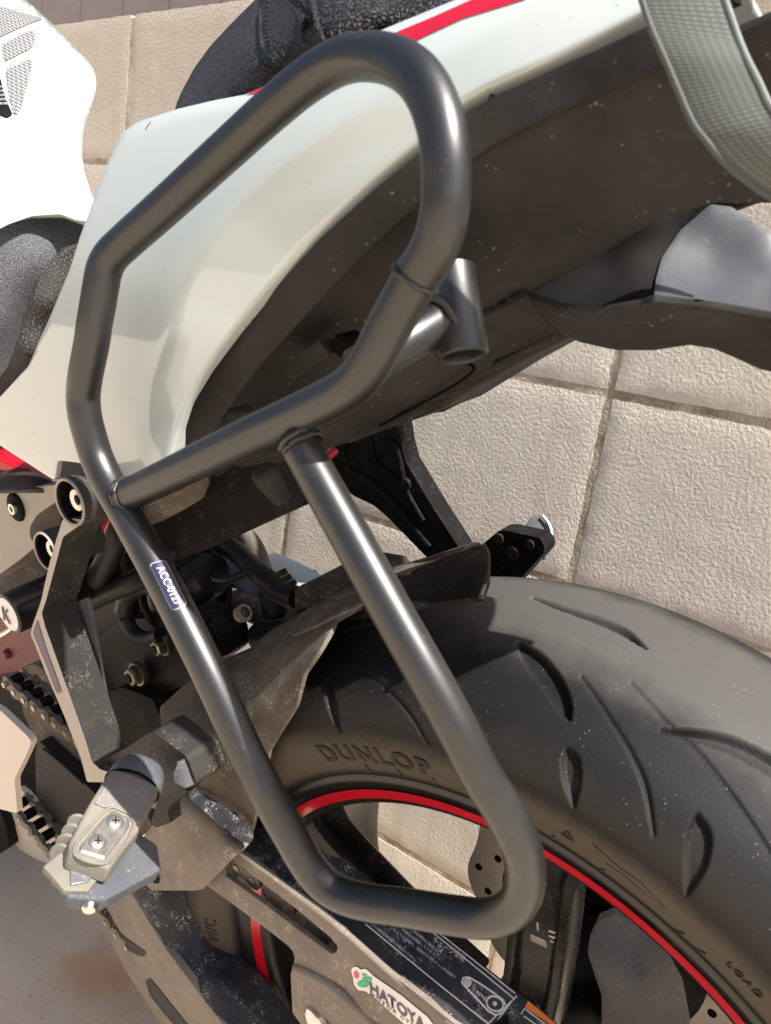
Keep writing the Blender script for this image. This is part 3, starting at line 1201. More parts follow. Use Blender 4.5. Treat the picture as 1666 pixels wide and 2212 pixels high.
# wavy rear brake disc on the far side
V, F = [], []
ND = 180
for side in (0.0875, 0.0925):
    for i in range(ND):
        t = 2 * math.pi * i / ND
        ro = 0.1165 + 0.0028 * math.sin(t * 10)
        for r in (ro, 0.083 + 0.002 * math.sin(t * 10)):
            V.append((r * math.cos(t), side, WR + r * math.sin(t)))
for i in range(ND):
    j = (i + 1) % ND
    o2 = ND * 2
    F += [(2 * i, 2 * i + 1, 2 * j + 1, 2 * j), (o2 + 2 * i, o2 + 2 * j, o2 + 2 * j + 1, o2 + 2 * i + 1),
          (2 * i, 2 * j, o2 + 2 * j, o2 + 2 * i), (2 * i + 1, o2 + 2 * i + 1, o2 + 2 * j + 1, 2 * j + 1)]
disc = link("brake_disc", mesh_from(V, F), M['steel'], bike, 40)
holes = []
for i in range(30):
    t = math.radians(i * 12 + 3)
    r = (0.108, 0.100, 0.092)[i % 3]
    c = Vector((r * math.cos(t), 0, WR + r * math.sin(t)))
    v, f = sweep([c + Vector((0, 0.0868, 0)), c + Vector((0, 0.0932, 0))], 0.0033, 14)
    holes.append((v, f))
V, F = join_meshes(holes)
o = link("drilling", mesh_from(V, F), M['hole'], disc, 40)
for i in range(5):
    t = math.radians(i * 72 + 20)
    c = Vector((0.078 * math.cos(t), 0.083, WR + 0.078 * math.sin(t)))
    lathe("disc_bolt", [(0, -0.004), (0.006, -0.004), (0.007, -0.002), (0.007, 0.004)], c, YAX, M['chrome'], disc, seg=16)
lathe("disc_carrier", [(0.05, 0.084), (0.084, 0.086), (0.086, 0.0945), (0.05, 0.0945)], AX, YAX, M['rim_dust'], disc, seg=60)

# rear sprocket (left side)
V, F = [], []
T = 43
prof2 = []
for i in range(T * 6):
    ph = (i % 6) / 6.0
    r = 0.1085 + 0.0055 * math.cos(2 * math.pi * ph)
    prof2.append((r, 2 * math.pi * i / (T * 6)))
n = len(prof2)
for yv in (-0.1035, -0.0965):
    for r, t in prof2:
        V.append((r * math.cos(t), yv, WR + r * math.sin(t)))
    for r, t in prof2:
        V.append((0.068 * math.cos(t), yv, WR + 0.068 * math.sin(t)))
for i in range(n):
    j = (i + 1) % n
    F += [(i, j, n + j, n + i), (2 * n + i, 3 * n + i, 3 * n + j, 2 * n + j), (i, 2 * n + i, 2 * n + j, j), (n + i, n + j, 3 * n + j, 3 * n + i)]
link("rear_sprocket", mesh_from(V, F), M['dark'], bike, 40)

# ------------------------------------------------------------------ bag support rack (bent tube frame)
RT = 0.0083
loop = [(653, 972, -.158), (688, 1035, -.160), (760, 1164, -.164), (794, 1226, -.166), (863, 1350, -.168), (933, 1474, -.169), (989, 1576, -.168), (1040, 1676, -.165),
        (1080, 1738, -.162), (1106, 1786, -.160), (1126, 1830, -.158), (1134, 1870, -.156), (1133, 1915, -.155), (1116, 1953, -.155), (1085, 1976, -.156),
        (1040, 1984, -.157), (985, 1978, -.159), (933, 1970, -.161), (860, 1958, -.164), (800, 1950, -.167), (752, 1938, -.169), (712, 1918, -.171), (682, 1890, -.173),
        (655, 1852, -.175), (628, 1804, -.177), (597, 1750, -.179), (565, 1690, -.181), (532, 1627, -.182), (444, 1437, -.181), (342, 1237, -.176), (277, 1118, -.171),
        (231, 1037, -.168), (208, 985, -.167), (193, 937, -.167), (183, 895, -.167), (180, 855, -.166), (184, 815, -.166), (199, 737, -.164), (204, 700, -.163),
        (212, 655, -.161), (219, 613, -.159), (226, 580, -.157), (240, 553, -.155), (268, 525, -.152), (350, 452, -.146), (475, 338, -.137), (600, 225, -.130), (655, 180, -.128),
        (705, 147, -.128), (748, 128, -.129), (790, 122, -.131), (832, 126, -.134), (872, 141, -.138), (908, 172, -.142), (935, 217, -.145), (955, 280, -.148),
        (963, 340, -.150), (965, 400, -.151), (961, 455, -.152), (949, 510, -.152), (930, 552, -.152), (908, 588, -.152)]
rack = tube("bag_support_rack", loop, RT, M['rack'], bike, n=5, seg=28)
cross = tube("cross_tube", [(914, 574, -.1515), (890, 617, -.1520), (842, 703, -.1535), (815, 757, -.1545), (795, 792, -.155), (770, 822, -.1555), (735, 848, -.156), (685, 874, -.157), (542, 940, -.161), (400, 1010, -.165), (258, 1078, -.1685)],
             RT, M['rack'], rack, n=6, seg=28)


def weld(name, c, axis, rad, amount=360, start=0, parent=None, bead=0.0012, n=26, seed=1):
    """lumpy weld bead round a joint"""
    rnd = random.Random(seed)
    a, u, w = frame_from(axis)
    pth, rads = [], []
    for i in range(n + 1):
        t = math.radians(start + amount * i / n)
        pth.append(Vector(c) + (u * math.cos(t) + w * math.sin(t)) * (rad + rnd.uniform(-.0002, .0002)) + a * rnd.uniform(-.0005, .0005))
        rads.append(bead * rnd.uniform(0.85, 1.15))
    v, f = sweep(pth, rads, 8)
    return link(name, mesh_from(v, f), M['weld'], parent, 60)


ax1 = B(600, 912, -.159) - B(542, 940, -.161)
weld("weld_bead", B(272, 1071, -.168), ax1, RT * 1.0, parent=rack, seed=2)
weld("weld_bead", B(279, 1068, -.168), ax1, RT * 1.0, parent=rack, seed=9, bead=.0012)
ax2 = B(760, 1164, -.164) - B(653, 972, -.158)
weld("weld_bead", B(648, 950, -.158), ax2, RT * 1.05, parent=rack, seed=3, bead=.0014)
weld("weld_bead", B(655, 963, -.158), ax2, RT * 1.02, parent=rack, seed=8, bead=.001)
ax3 = B(842, 703, -.1535) - B(890, 617, -.152)
weld("weld_bead", B(897, 600, -.152), ax3, RT * 1.0, parent=rack, seed=4, bead=.0011)
# mounting stay and sleeve
tube("stay_tube", [(770, 800, -.148), (830, 765, -.136), (890, 730, -.122), (945, 698, -.111), (972, 684, -.106)], .0088, M['rack'], rack, n=6)
s0, s1 = B(972, 585, -.097), B(1000, 772, -.108)
axs = (s1 - s0)
L = axs.length
slv = lathe("mounting_sleeve", [(.0108, 0), (.0108, L - .001), (.0102, L), (.0086, L), (.0080, L - .001), (.0080, L - .005), (0, L - .005)], s0, axs, M['rack'], rack, seg=40)
weld("weld_bead", B(958, 690, -.109), B(972, 684, -.106) - B(890, 730, -.122), .0092, parent=rack, seed=6, bead=.0015)
# code label wrapped on the tube
ktree = bvh_of(rack)
decal("code_label_border", [(324, 1222), (330, 1216), (352, 1211), (358, 1214), (402, 1302), (400, 1309), (377, 1319), (370, 1316)], ktree, M['ink_white'], rack, .0003, 5, rnd=4)
decal("code_label", [(326, 1223), (331, 1217.5), (352, 1212.8), (357, 1215.5), (400.4, 1302), (398.6, 1308), (377, 1317.6), (371.2, 1315)], ktree, M['label_navy'], rack, .0006, 5, rnd=3)
# ------------------------------------------------------------------ white tail cowl
cowl_out = [(268, 283), (300, 262), (380, 236), (460, 217), (535, 203), (640, 155), (720, 112), (830, 62), (1000, -8), (1180, -90), (1420, -180), (1470, 30),
            (1405, 62), (1300, 112), (1180, 165), (1090, 207), (1012, 247), (905, 340), (800, 425), (690, 525), (600, 625), (520, 722), (458, 805), (418, 872), (401, 925), (400, 968),
            (345, 1012), (300, 1042), (262, 1052), (205, 1030), (175, 1000), (125, 994), (118, 1038), (70, 1007), (0, 962), (-60, 925), (-60, 910), (0, 858), (30, 825), (62, 790), (85, 735),
            (108, 685), (150, 585), (175, 505), (205, 425), (240, 335)]
cowl_base = poly2([(268, 283, -.108), (380, 236, -.100), (535, 203, -.094), (640, 155, -.089), (830, 62, -.080), (1000, -8, -.074), (1180, -90, -.068), (1420, -180, -.06),
                   (450, 450, -.122), (330, 450, -.122), (300, 700, -.134), (240, 850, -.138), (700, 260, -.107), (560, 340, -.115), (1000, 110, -.088), (900, 200, -.097), (1300, 0, -.074),
                   (180, 520, -.122), (240, 335, -.111), (108, 685, -.132), (150, 760, -.135), (118, 1036, -.140), (0, 962, -.138), (0, 858, -.134), (62, 790, -.133), (180, 980, -.140)], 2)
crease_a = [(312, 1060), (306, 937), (320, 862), (345, 777), (365, 715), (395, 625), (440, 540), (500, 450), (565, 385), (640, 325), (760, 240), (900, 150), (1100, 40), (1400, -130)]
crease_b = [(330, 1130), (392, 900), (440, 800), (560, 640), (700, 490), (800, 395), (900, 308), (1005, 214), (1200, 122), (1380, 32), (1520, -35)]

crease_a = curve2(crease_a)
crease_b = curve2(crease_b)
cowl_top = curve2([(230, 340), (268, 300), (380, 252), (535, 216), (640, 170), (830, 78), (1000, 8), (1420, -165)])


def cowl_y(x, y):
    d0 = -past(cowl_top, x, y)
    return cowl_base(x, y) + .00007 * soft(past(crease_a, x, y), 16) + .00026 * soft(past(crease_b, x, y), 9) + .00012 * soft(d0, 14)


cowl = patch("tail_cowl", cowl_out, cowl_y, M['white'], bike, .0035, 9, rnd=7, bev=.0009, smooth=80)
ctree = bvh_of(cowl)
decal("red_stripe", [(530, 205), (612, 170), (730, 122), (835, 80), (940, 36), (1065, -20), (1170, -22), (1133, 0), (1000, 41), (880, 97), (740, 152), (600, 194)], ctree, M['red_decal'], cowl, .0004)
v, f = sweep([on_surface(ctree, x, y, -.0003) for x, y in [(326, 263), (321, 270), (314, 280)]], .0005, 6)
link("panel_seam", mesh_from(v, f), M['hole'], cowl)

def mirrored(o, parent):
    """the same panel on the bike's right side"""
    me_ = o.data.copy()
    for q in me_.vertices:
        q.co.y = -q.co.y
    me_.flip_normals()
    c_ = bpy.data.objects.new(o.name.split('.')[0], me_)
    c_.parent = parent
    col.objects.link(c_)
    s_ = c_.modifiers.new("thickness", 'SOLIDIFY')
    s_.thickness = .003
    s_.offset = -1
    return c_


mirrored(cowl, bike)

# ------------------------------------------------------------------ dark tail underside
edge = [(1470, 30), (1405, 62), (1300, 112), (1180, 165), (1090, 207), (1012, 247), (905, 340), (800, 425), (690, 525), (600, 625), (520, 722), (458, 805), (418, 872), (401, 925), (398, 975)]
inner = [(440, 985), (450, 950), (478, 905), (540, 815), (640, 702), (760, 575), (860, 480), (960, 390), (1060, 315), (1200, 245), (1470, 130)]
tray_ctl = [(1470, 30, -.080), (1180, 165, -.087), (1012, 247, -.094), (800, 425, -.108), (600, 625, -.114), (458, 805, -.118), (398, 975, -.120),
            (1470, 130, -.083), (1200, 245, -.088), (960, 390, -.098), (760, 575, -.106), (540, 815, -.112), (440, 985, -.112)]
e2 = [(x + 2, y - 10) for x, y in edge]
tray = patch("tail_undertray", e2 + inner, tray_ctl, M['tray'], bike, .003, 16, rnd=0, smooth=80)
inner2 = [(436, 990), (446, 952), (472, 902), (534, 812), (634, 698), (755, 571), (856, 476), (957, 386), (1058, 311), (1199, 241), (1470, 126), (1740, 10)]
main_out = inner2 + [(1740, 380), (1640, 440), (1541, 437), (1415, 477), (1250, 577), (1133, 645), (1030, 697), (900, 767), (760, 850), (640, 912), (540, 955), (480, 985)]
main_ctl = [(436, 990, -.108), (472, 902, -.108), (634, 698, -.104), (755, 571, -.100), (957, 386, -.092), (1199, 241, -.083), (1470, 126, -.078), (1740, 10, -.072), (1740, 380, -.055),
            (1541, 437, -.055), (1250, 577, -.058), (1133, 645, -.060), (900, 767, -.070), (760, 850, -.076), (540, 955, -.092), (480, 985, -.1),
            (600, 820, -.088), (800, 650, -.080), (1000, 500, -.077), (1200, 420, -.074), (1400, 300, -.070), (1600, 200, -.064)]
skin_f = tps(main_ctl)
skin_l1 = curve2([(820, 470), (1010, 388), (1240, 335), (1483, 280), (1780, 215)])
skin_l2 = curve2([(900, 420), (1010, 366), (1220, 265), (1440, 150), (1780, -30)])
patch("side_skin", main_out, lambda x, y: skin_f(x, y) - .00006 * soft(past(skin_l1, x, y), 14) + .00012 * soft(past(skin_l2, x, y), 14) - .00004 * max(0, y - 300), M['tray'], tray, .003, 14, smooth=80)
strip_out = [(1139, 640), (1030, 692), (900, 762), (760, 845), (640, 907), (540, 950), (470, 985), (520, 1010), (640, 992), (696, 968), (771, 953), (864, 907), (945, 862), (1025, 812), (1062, 796), (1068, 778), (1139, 748), (1205, 718), (1175, 690)]
strip_ctl = [(1139, 640, -.0585), (900, 762, -.0685), (640, 907, -.082), (470, 985, -.096), (520, 1010, -.07), (696, 968, -.052), (864, 907, -.042), (1025, 812, -.036), (1205, 718, -.03), (800, 870, -.062), (1050, 735, -.05)]
patch("belly_skin", strip_out, strip_ctl, M['tray'], tray, .003, 16, smooth=60, rnd=3)
for o_ in list(tray.children):
    mirrored(o_, tray)
mirrored(tray, tray)
flo = []
for (x, y, yy) in [(540, 1010, -.05), (696, 968, -.052), (864, 907, -.042), (1025, 812, -.036), (1195, 722, -.03)]:
    flo.append(B(x, y, yy))
vv = flo + [Vector((p.x, -p.y, p.z)) for p in flo]
nn = len(flo)
fo = link("tail_floor", mesh_from(vv, [(i, i + 1, nn + i + 1, nn + i) for i in range(nn - 1)]), M['tray_in'], tray)
sm_ = fo.modifiers.new("thickness", 'SOLIDIFY')
sm_.thickness = .003
sm_.offset = 0
# panel line, tab and clip pocket on the underside
v, f = sweep(catmull([B(x, y, -.046) for x, y in [(960, 790), (1000, 782), (1024, 795), (1018, 806), (900, 878), (820, 920)]], 8), .0009, 6)
link("panel_groove", mesh_from(v, f), M['hole'], tray)
v, f = sweep([on_surface(bvh_of(tray.children[0]), x, y, .0002) for x, y in [(1500, 300), (1470, 360), (1440, 420), (1416, 474)]], .0006, 6)
link("skin_joint", mesh_from(v, f), M['weld'], tray)
plate("tray_tab", [(612, 797), (690, 735), (712, 766), (631, 824)], -.096, .012, M['tray'], tray, 3)
lathe("tray_clip", [(0, -.001), (.0045, -.001), (.006, .001), (.006, .01)], B(735, 748, -.093), (0.15, 1, .1), M['hole'], tray, seg=20)
tube("tray_boss_ring", [(1000, 560, -.085), (1022, 585, -.084), (1032, 620, -.083), (1026, 655, -.081), (1008, 672, -.08)], .0016, M['tray_in'], tray, n=5, seg=8)
lathe("tray_bolt", [(0, -.002), (.005, -.002), (.006, 0), (.006, .012)], B(497, 905, -.107), (0.1, 1, 0), M['tray'], tray, seg=20)

pan = [B(*q) for q in [(285, 290, -.098), (380, 250, -.092), (535, 215, -.084), (640, 168, -.079), (830, 75, -.07), (1000, 5, -.066), (1180, -75, -.06), (1420, -160, -.055)]]
pan = [Vector((q.x, q.y, q.z - .006)) for q in pan]
vv = pan + [Vector((q.x, -q.y, q.z)) for q in pan]
nn = len(pan)
fo = link("seat_pan", mesh_from(vv, [(i, i + 1, nn + i + 1, nn + i) for i in range(nn - 1)]), M['black'], tray)
sm_ = fo.modifiers.new("thickness", 'SOLIDIFY')
sm_.thickness = .003
sm_.offset = 0

# number plate holder hanging off the tail
holder = patch("plate_holder", [(1412, 657), (1418, 600), (1430, 556), (1470, 497), (1535, 441), (1580, 446), (1666, 503), (1780, 575), (1780, 706), (1666, 691), (1540, 671)],
               [(1412, 657, -.052), (1666, 691, -.050), (1780, 706, -.05), (1430, 556, -.012), (1470, 497, .004), (1535, 441, .014), (1666, 503, .014), (1780, 575, .014), (1540, 560, .0), (1540, 625, -.018), (1666, 650, -.018), (1666, 590, .0)],
               M['plate_holder'], bike, .003, 16, rnd=6, smooth=80)
patch("holder_root", [(1128, 646), (1250, 575), (1415, 473), (1543, 432), (1535, 446), (1470, 500), (1430, 558), (1418, 602), (1412, 660), (1385, 668), (1300, 684), (1215, 678)],
      [(1128, 646, -.044), (1250, 575, -.030), (1415, 473, -.014), (1543, 432, .018), (1470, 500, .008), (1430, 558, -.010), (1412, 660, -.046), (1300, 684, -.045), (1215, 678, -.045), (1320, 590, -.026)],
      M['matte'], holder, .003, 14, smooth=80)
patch("holder_side", [(1126, 640), (1215, 668), (1300, 675), (1385, 660), (1412, 651), (1540, 666), (1666, 689), (1780, 704), (1780, 830), (1666, 803), (1640, 797), (1600, 778), (1545, 754), (1490, 745), (1410, 757), (1330, 756), (1255, 740), (1205, 718), (1160, 680)],
      [(1126, 642, -.0545), (1215, 675, -.0565), (1412, 655, -.0565), (1666, 689, -.0545), (1780, 704, -.054), (1780, 830, -.022), (1600, 778, -.026), (1410, 757, -.024), (1205, 718, -.03), (1450, 700, -.042)],
      M['tray'], holder, .003, 14, rnd=5, smooth=80)

# box below the seat (inner mudguard)
plate("inner_mudguard", [(290, 1095), (330, 1078), (455, 1040), (520, 1000), (640, 990), (658, 1020), (660, 1076), (655, 1092), (560, 1135), (440, 1190), (372, 1215), (320, 1225), (275, 1190)], -.055, .018, M['black'], bike, 5, .002)
patch("mudguard_flap", [(310, 1085), (360, 1062), (450, 1030), (452, 1045), (440, 1075), (400, 1100), (345, 1128), (318, 1136)],
      [(310, 1085, -.08), (450, 1030, -.08), (318, 1136, -.07), (440, 1075, -.07)], M['hugger'], bike, .002, 14)
lathe("rack_grommet", [(0, -.003), (.006, -.003), (.0075, -.001), (.0075, .006), (.005, .02)], B(572, 1022, -.095), (0.25, 0.5, -1), M['tray'], bike, seg=28)

# ------------------------------------------------------------------ fuel tank, seats
tank_out = [(-60, -60), (20, -60), (56, 0), (87, 27), (117, 54), (160, 100), (192, 132), (204, 152), (209, 172), (207, 200), (197, 232), (185, 265), (179, 295), (178, 337), (183, 371), (196, 412), (225, 480), (165, 476), (130, 462), (70, 466), (20, 484), (-60, 525)]
tank_base = poly2([(-60, -60, -.02), (0, 300, -.085), (-60, 200, -.085), (100, 250, -.035), (110, 370, -.05), (50, 120, -.005), (0, 420, -.098), (130, 460, -.06), (-60, 525, -.115), (70, 466, -.08), (150, 180, .005), (90, 60, .03)], 2)
tank_edge = curve2([(20, -60), (56, 0), (87, 27), (117, 54), (160, 100), (192, 132), (204, 152), (209, 172), (207, 200), (197, 232), (185, 265), (179, 295), (178, 337), (183, 371), (196, 412), (225, 480)], 4)


def tank_y(x, y):
    d = abs(past(tank_edge, x, y))
    return tank_base(x, y) + .000008 * max(0.0, 42 - d) ** 2


tank = patch("fuel_tank", tank_out, tank_y, M['white'], bike, .004, 9, rnd=6, smooth=80)
ttree = bvh_of(tank)
pad_kw = dict(tree=ttree, parent=tank, off=.0008, step=8)
decal("tank_pad_piece", [(-40, 12), (10, 17), (50, 30), (92, 41), (40, 62), (0, 80), (-40, 95)], mat=M['pad'], rnd=5, **pad_kw)
decal("tank_pad_piece", [(2, 98), (40, 78), (62, 68), (74, 67), (78, 75), (72, 100), (66, 106), (8, 134)], mat=M['pad'], rnd=5, **pad_kw)
decal("tank_pad_piece", [(11, 152), (60, 130), (69, 132), (70, 140), (46, 232), (38, 248), (28, 247), (18, 210)], mat=M['pad'], rnd=5, **pad_kw)
decal("tank_pad_point", [(-30, 150), (0, 172), (10, 212), (26, 248), (15, 256), (0, 250), (-30, 235)], mat=M['black'], rnd=4, **pad_kw)
for k in range(5):
    decal("tank_pad_bar", [(-6, 186 + k * 9), (3 + k * 2.5, 187 + k * 9), (5 + k * 2.5, 192 + k * 9), (-6, 191 + k * 9)], ttree, M['pad'], tank, .0012, 6)

rider_out = [(-60, 527), (20, 484), (70, 466), (130, 462), (168, 472), (200, 520), (150, 620), (110, 720), (60, 800), (0, 870), (-60, 920)]
rider = patch("rider_seat", rider_out, [(-60, 527, -.105), (70, 466, -.07), (130, 462, -.05), (200, 520, -.04), (60, 560, -.085), (100, 640, -.07), (0, 700, -.105), (0, 870, -.105), (110, 720, -.06)],
              M['rider'], bike, .01, 14, rnd=8, smooth=80)
patch("seat_bolster", [(146, 536), (118, 556), (92, 590), (70, 640), (48, 690), (36, 740), (18, 790), (-10, 830), (-60, 880), (-60, 930), (0, 870), (60, 810), (130, 720), (190, 560), (180, 525)],
      [(146, 536, -.07), (92, 590, -.09), (48, 690, -.107), (18, 790, -.112), (-60, 880, -.118), (130, 720, -.085), (190, 560, -.055), (60, 760, -.112), (100, 650, -.098)], M['bolster'], rider, .008, 12, rnd=8, smooth=80)

pil_out = [(375, 250), (378, 233), (390, 202), (420, 146), (455, 98), (498, 52), (550, 0), (620, -60), (1100, -120), (1060, -30), (950, 20), (830, 75), (720, 128), (640, 172), (535, 215), (460, 228)]
pil_ctl = [(375, 250, -.072), (390, 202, -.055), (420, 146, -.035), (455, 98, -.018), (498, 52, .0), (550, 0, .02), (620, -60, .04), (1100, -120, -.02), (950, 20, -.062), (830, 75, -.066), (640, 172, -.076), (535, 215, -.080), (520, 150, -.077), (540, 100, -.066), (650, 100, -.080), (660, 40, -.070), (690, -20, -.045), (800, 20, -.074), (820, -40, -.05), (460, 200, -.072)]
pillion = patch("pillion_seat", pil_out, pil_ctl, M['seat'], bike, .02, 14, rnd=8, smooth=80)
ptree = bvh_of(pillion)
band = decal("seat_strap", [(572, -40), (570, 20), (566, 65), (569, 107), (580, 140), (600, 152), (720, 110), (706, 92), (692, 70), (685, 40), (678, 0), (672, -40)], ptree, M['seat_band'], pillion, .002, 10, rnd=4)
sld = band.modifiers.new("thickness", 'SOLIDIFY')
sld.thickness = .0035
sld.offset = -1
v, f = sweep(catmull([on_surface(ptree, x, y, .002) for x, y in [(675, -40), (679, 0), (687, 45), (696, 72), (712, 98)]], 8), .0016, 8)
link("strap_piping", mesh_from(v, f), M['seat'], pillion, 60)
v, f = sweep(catmull([on_surface(ptree, x, y, .0012) for x, y in [(574, -40), (571, 20), (567, 65), (571, 107), (583, 143)]], 8), .0012, 8)
link("strap_piping", mesh_from(v, f), M['seat'], pillion, 60)
for xs in ([(584, -10), (582, 30), (580, 70), (584, 105), (592, 135)], [(650, -10), (654, 30), (661, 70), (668, 95)]):
    pp = catmull([on_surface(ptree, x, y, .0024) for x, y in xs], 8)
    st = []
    for i in range(0, len(pp) - 1, 2):
        st.append(sweep([pp[i], pp[i + 1]], .0005, 5))
    v, f = join_meshes(st)
    link("stitching", mesh_from(v, f), M['rubber'], pillion)
# grab-rail side stripe on the strap side

# ------------------------------------------------------------------ luggage strap (own thing)
sl = [(1378, -40, -.100), (1387, 0, -.102), (1408, 63, -.105), (1436, 126, -.107), (1468, 201, -.108), (1499, 269, -.109), (1524, 302, -.109), (1574, 359, -.106), (1666, 427, -.100), (1760, 490, -.095)]
sr = [(1552, -40, -.094), (1568, 0, -.096), (1599, 88, -.099), (1618, 132, -.101), (1640, 175, -.102), (1662, 222, -.103), (1690, 262, -.103), (1740, 320, -.100), (1830, 390, -.095), (1920, 450, -.09)]
La = catmull([B(*p) for p in sl], 8)
Ra = catmull([B(*p) for p in sr], 8)
nw = 12
V, F, UV = [], [], []
for i, (p, q) in enumerate(zip(La, Ra)):
    for k in range(nw + 1):
        t = k / nw
        V.append(Vector(p) * (1 - t) + Vector(q) * t + Vector((0, -.0012 * math.sin(t * math.pi), 0)))
cum = [0.0]
for i in range(1, len(La)):
    cum.append(cum[-1] + float(np.linalg.norm(La[i] - La[i - 1])))
for i in range(len(La) - 1):
    for k in range(nw):
        F.append((i * (nw + 1) + k, i * (nw + 1) + k + 1, (i + 1) * (nw + 1) + k + 1, (i + 1) * (nw + 1) + k))
ctr = Vector((0, 0, 0))
for p in V:
    ctr += Vector(p)
ctr /= len(V)
Rb = Matrix.Rotation(LEAN, 3, 'X')
me = mesh_from([Vector(p) - ctr for p in V], F)
uvl = me.uv_layers.new(name="UVMap")
for lp in me.loops:
    i, k = divmod(lp.vertex_index, nw + 1)
    uvl.data[lp.index].uv = (k / nw, cum[i] / .026)
strap = link("luggage_strap", me, M['strap'], None, 60)
strap.location = Vector((BASE[0], BASE[1], BASE[2] + CAM_H)) + Rb @ ctr
strap.rotation_euler = (LEAN, 0, 0)
if me.polygons[0].normal.dot(CAM_B - Vector(V[0])) < 0:
    me.flip_normals()
s = strap.modifiers.new("thickness", 'SOLIDIFY')
s.thickness = .0018
s.offset = -1
tag(strap, "grey green woven webbing strap hanging over the tail of the motorcycle", "strap")
v, f = sweep([Vector(p) - ctr for p in Ra], .0009, 8)
link("selvedge", mesh_from(v, f), M['strap_edge'], strap, 60)
v, f = sweep([Vector(p) - ctr for p in La], .0011, 8)
link("selvedge", mesh_from(v, f), M['strap'], strap, 60)

# ------------------------------------------------------------------ hugger (rear mudguard over the tyre)
hug = patch("hugger", [(345, 1528), (400, 1478), (475, 1427), (540, 1400), (577, 1367), (637, 1330), (700, 1296), (762, 1262), (800, 1262), (785, 1305), (727, 1337), (715, 1362), (690, 1405), (657, 1455), (640, 1525),
                       (582, 1622), (568, 1690), (553, 1757), (545, 1792), (527, 1822), (480, 1790), (410, 1720), (400, 1650), (352, 1600)],
            [(345, 1528, -.085), (400, 1478, -.075), (475, 1427, -.060), (540, 1400, -.045), (577, 1367, -.035), (637, 1330, -.024), (762, 1262, -.006), (785, 1305, -.05), (727, 1337, -.066), (715, 1362, -.083), (657, 1455, -.097), (640, 1525, -.101),
             (582, 1622, -.104), (553, 1757, -.107), (527, 1822, -.108), (410, 1720, -.110), (352, 1600, -.103), (450, 1540, -.102), (470, 1620, -.1075), (500, 1580, -.1045), (520, 1680, -.106), (550, 1500, -.098), (600, 1430, -.085), (640, 1385, -.074)],
            M['hugger'], bike, .0025, 11, rnd=4, smooth=80, reg=.003)
htree = bvh_of(hug)
patch("hugger_crown", [(640, 1345), (651, 1262), (760, 1248), (848, 1228), (945, 1198), (1027, 1172), (1044, 1177), (1053, 1203), (1049, 1253), (1037, 1290), (930, 1302), (830, 1312), (780, 1330)],
      [(640, 1345, -.03), (651, 1262, .03), (760, 1248, .02), (848, 1228, .018), (1027, 1172, .012), (1044, 1177, -.005), (1053, 1203, -.04), (1037, 1290, -.075), (930, 1302, -.072), (830, 1312, -.07), (780, 1330, -.06), (900, 1250, -.035), (1000, 1205, -.022), (860, 1262, -.04)],
      M['black'], hug, .003, 10, rnd=3, smooth=80)  # black colour stands in for shade on the crown's near side
patch("hugger_step", [(848, 1226), (945, 1196), (1027, 1170), (1036, 1172), (960, 1205), (890, 1230), (880, 1240), (860, 1240), (790, 1268), (730, 1290), (700, 1290), (760, 1250)],
      [(848, 1226, .014), (1027, 1170, .008), (1036, 1172, -.006), (890, 1230, -.012), (790, 1268, -.02), (700, 1290, -.02), (760, 1250, .015)], M['hugger'], hug, .003, 10, smooth=80)
tube("hugger_lip", [(1046, 1178, -.006), (1055, 1204, -.042), (1051, 1253, -.066), (1039, 1288, -.077)], .0012, M['tray'], hug, n=6, seg=8)
tube("hugger_ridge", [(637, 1372, -.073), (690, 1350, -.073), (730, 1330, -.07), (790, 1303, -.062)], .0011, M['hugger'], hug, n=6, seg=8)
plate("swingarm_bridge", [(637, 1271), (690, 1248), (762, 1262), (790, 1300), (700, 1330), (637, 1340)], -.012, .06, M['tray_in'], bike, 3)

# dusty side plate between hugger and chain guard
splate = patch("side_plate", [(372, 1718), (400, 1708), (425, 1718), (470, 1752), (542, 1812), (545, 1818), (527, 1830), (440, 1920), (425, 1924), (328, 1924), (305, 1902), (283, 1868), (300, 1820), (335, 1775)],
               [(372, 1718, -.112), (425, 1718, -.105), (542, 1812, -.103), (470, 1790, -.117), (527, 1830, -.116), (440, 1920, -.118), (328, 1924, -.118), (283, 1868, -.118), (400, 1820, -.1185), (420, 1745, -.114)],
               M['guard'], bike, .004, 11, rnd=5, smooth=60)
patch("side_plate_rib", [(408, 1700), (425, 1705), (475, 1735), (547, 1792), (548, 1806), (540, 1814), (520, 1810), (470, 1776), (430, 1742), (408, 1722)],
      [(408, 1700, -.113), (475, 1735, -.112), (547, 1792, -.111), (540, 1814, -.119), (470, 1776, -.1215), (408, 1722, -.1185)], M['spatter'], splate, .003, 9, rnd=4, smooth=80)
lathe("side_plate_hole", [(0, -.0006), (.0062, -.0006), (.0068, .0004)], B(331, 1892, -.1185), YAX, M['hole'], splate, seg=24)

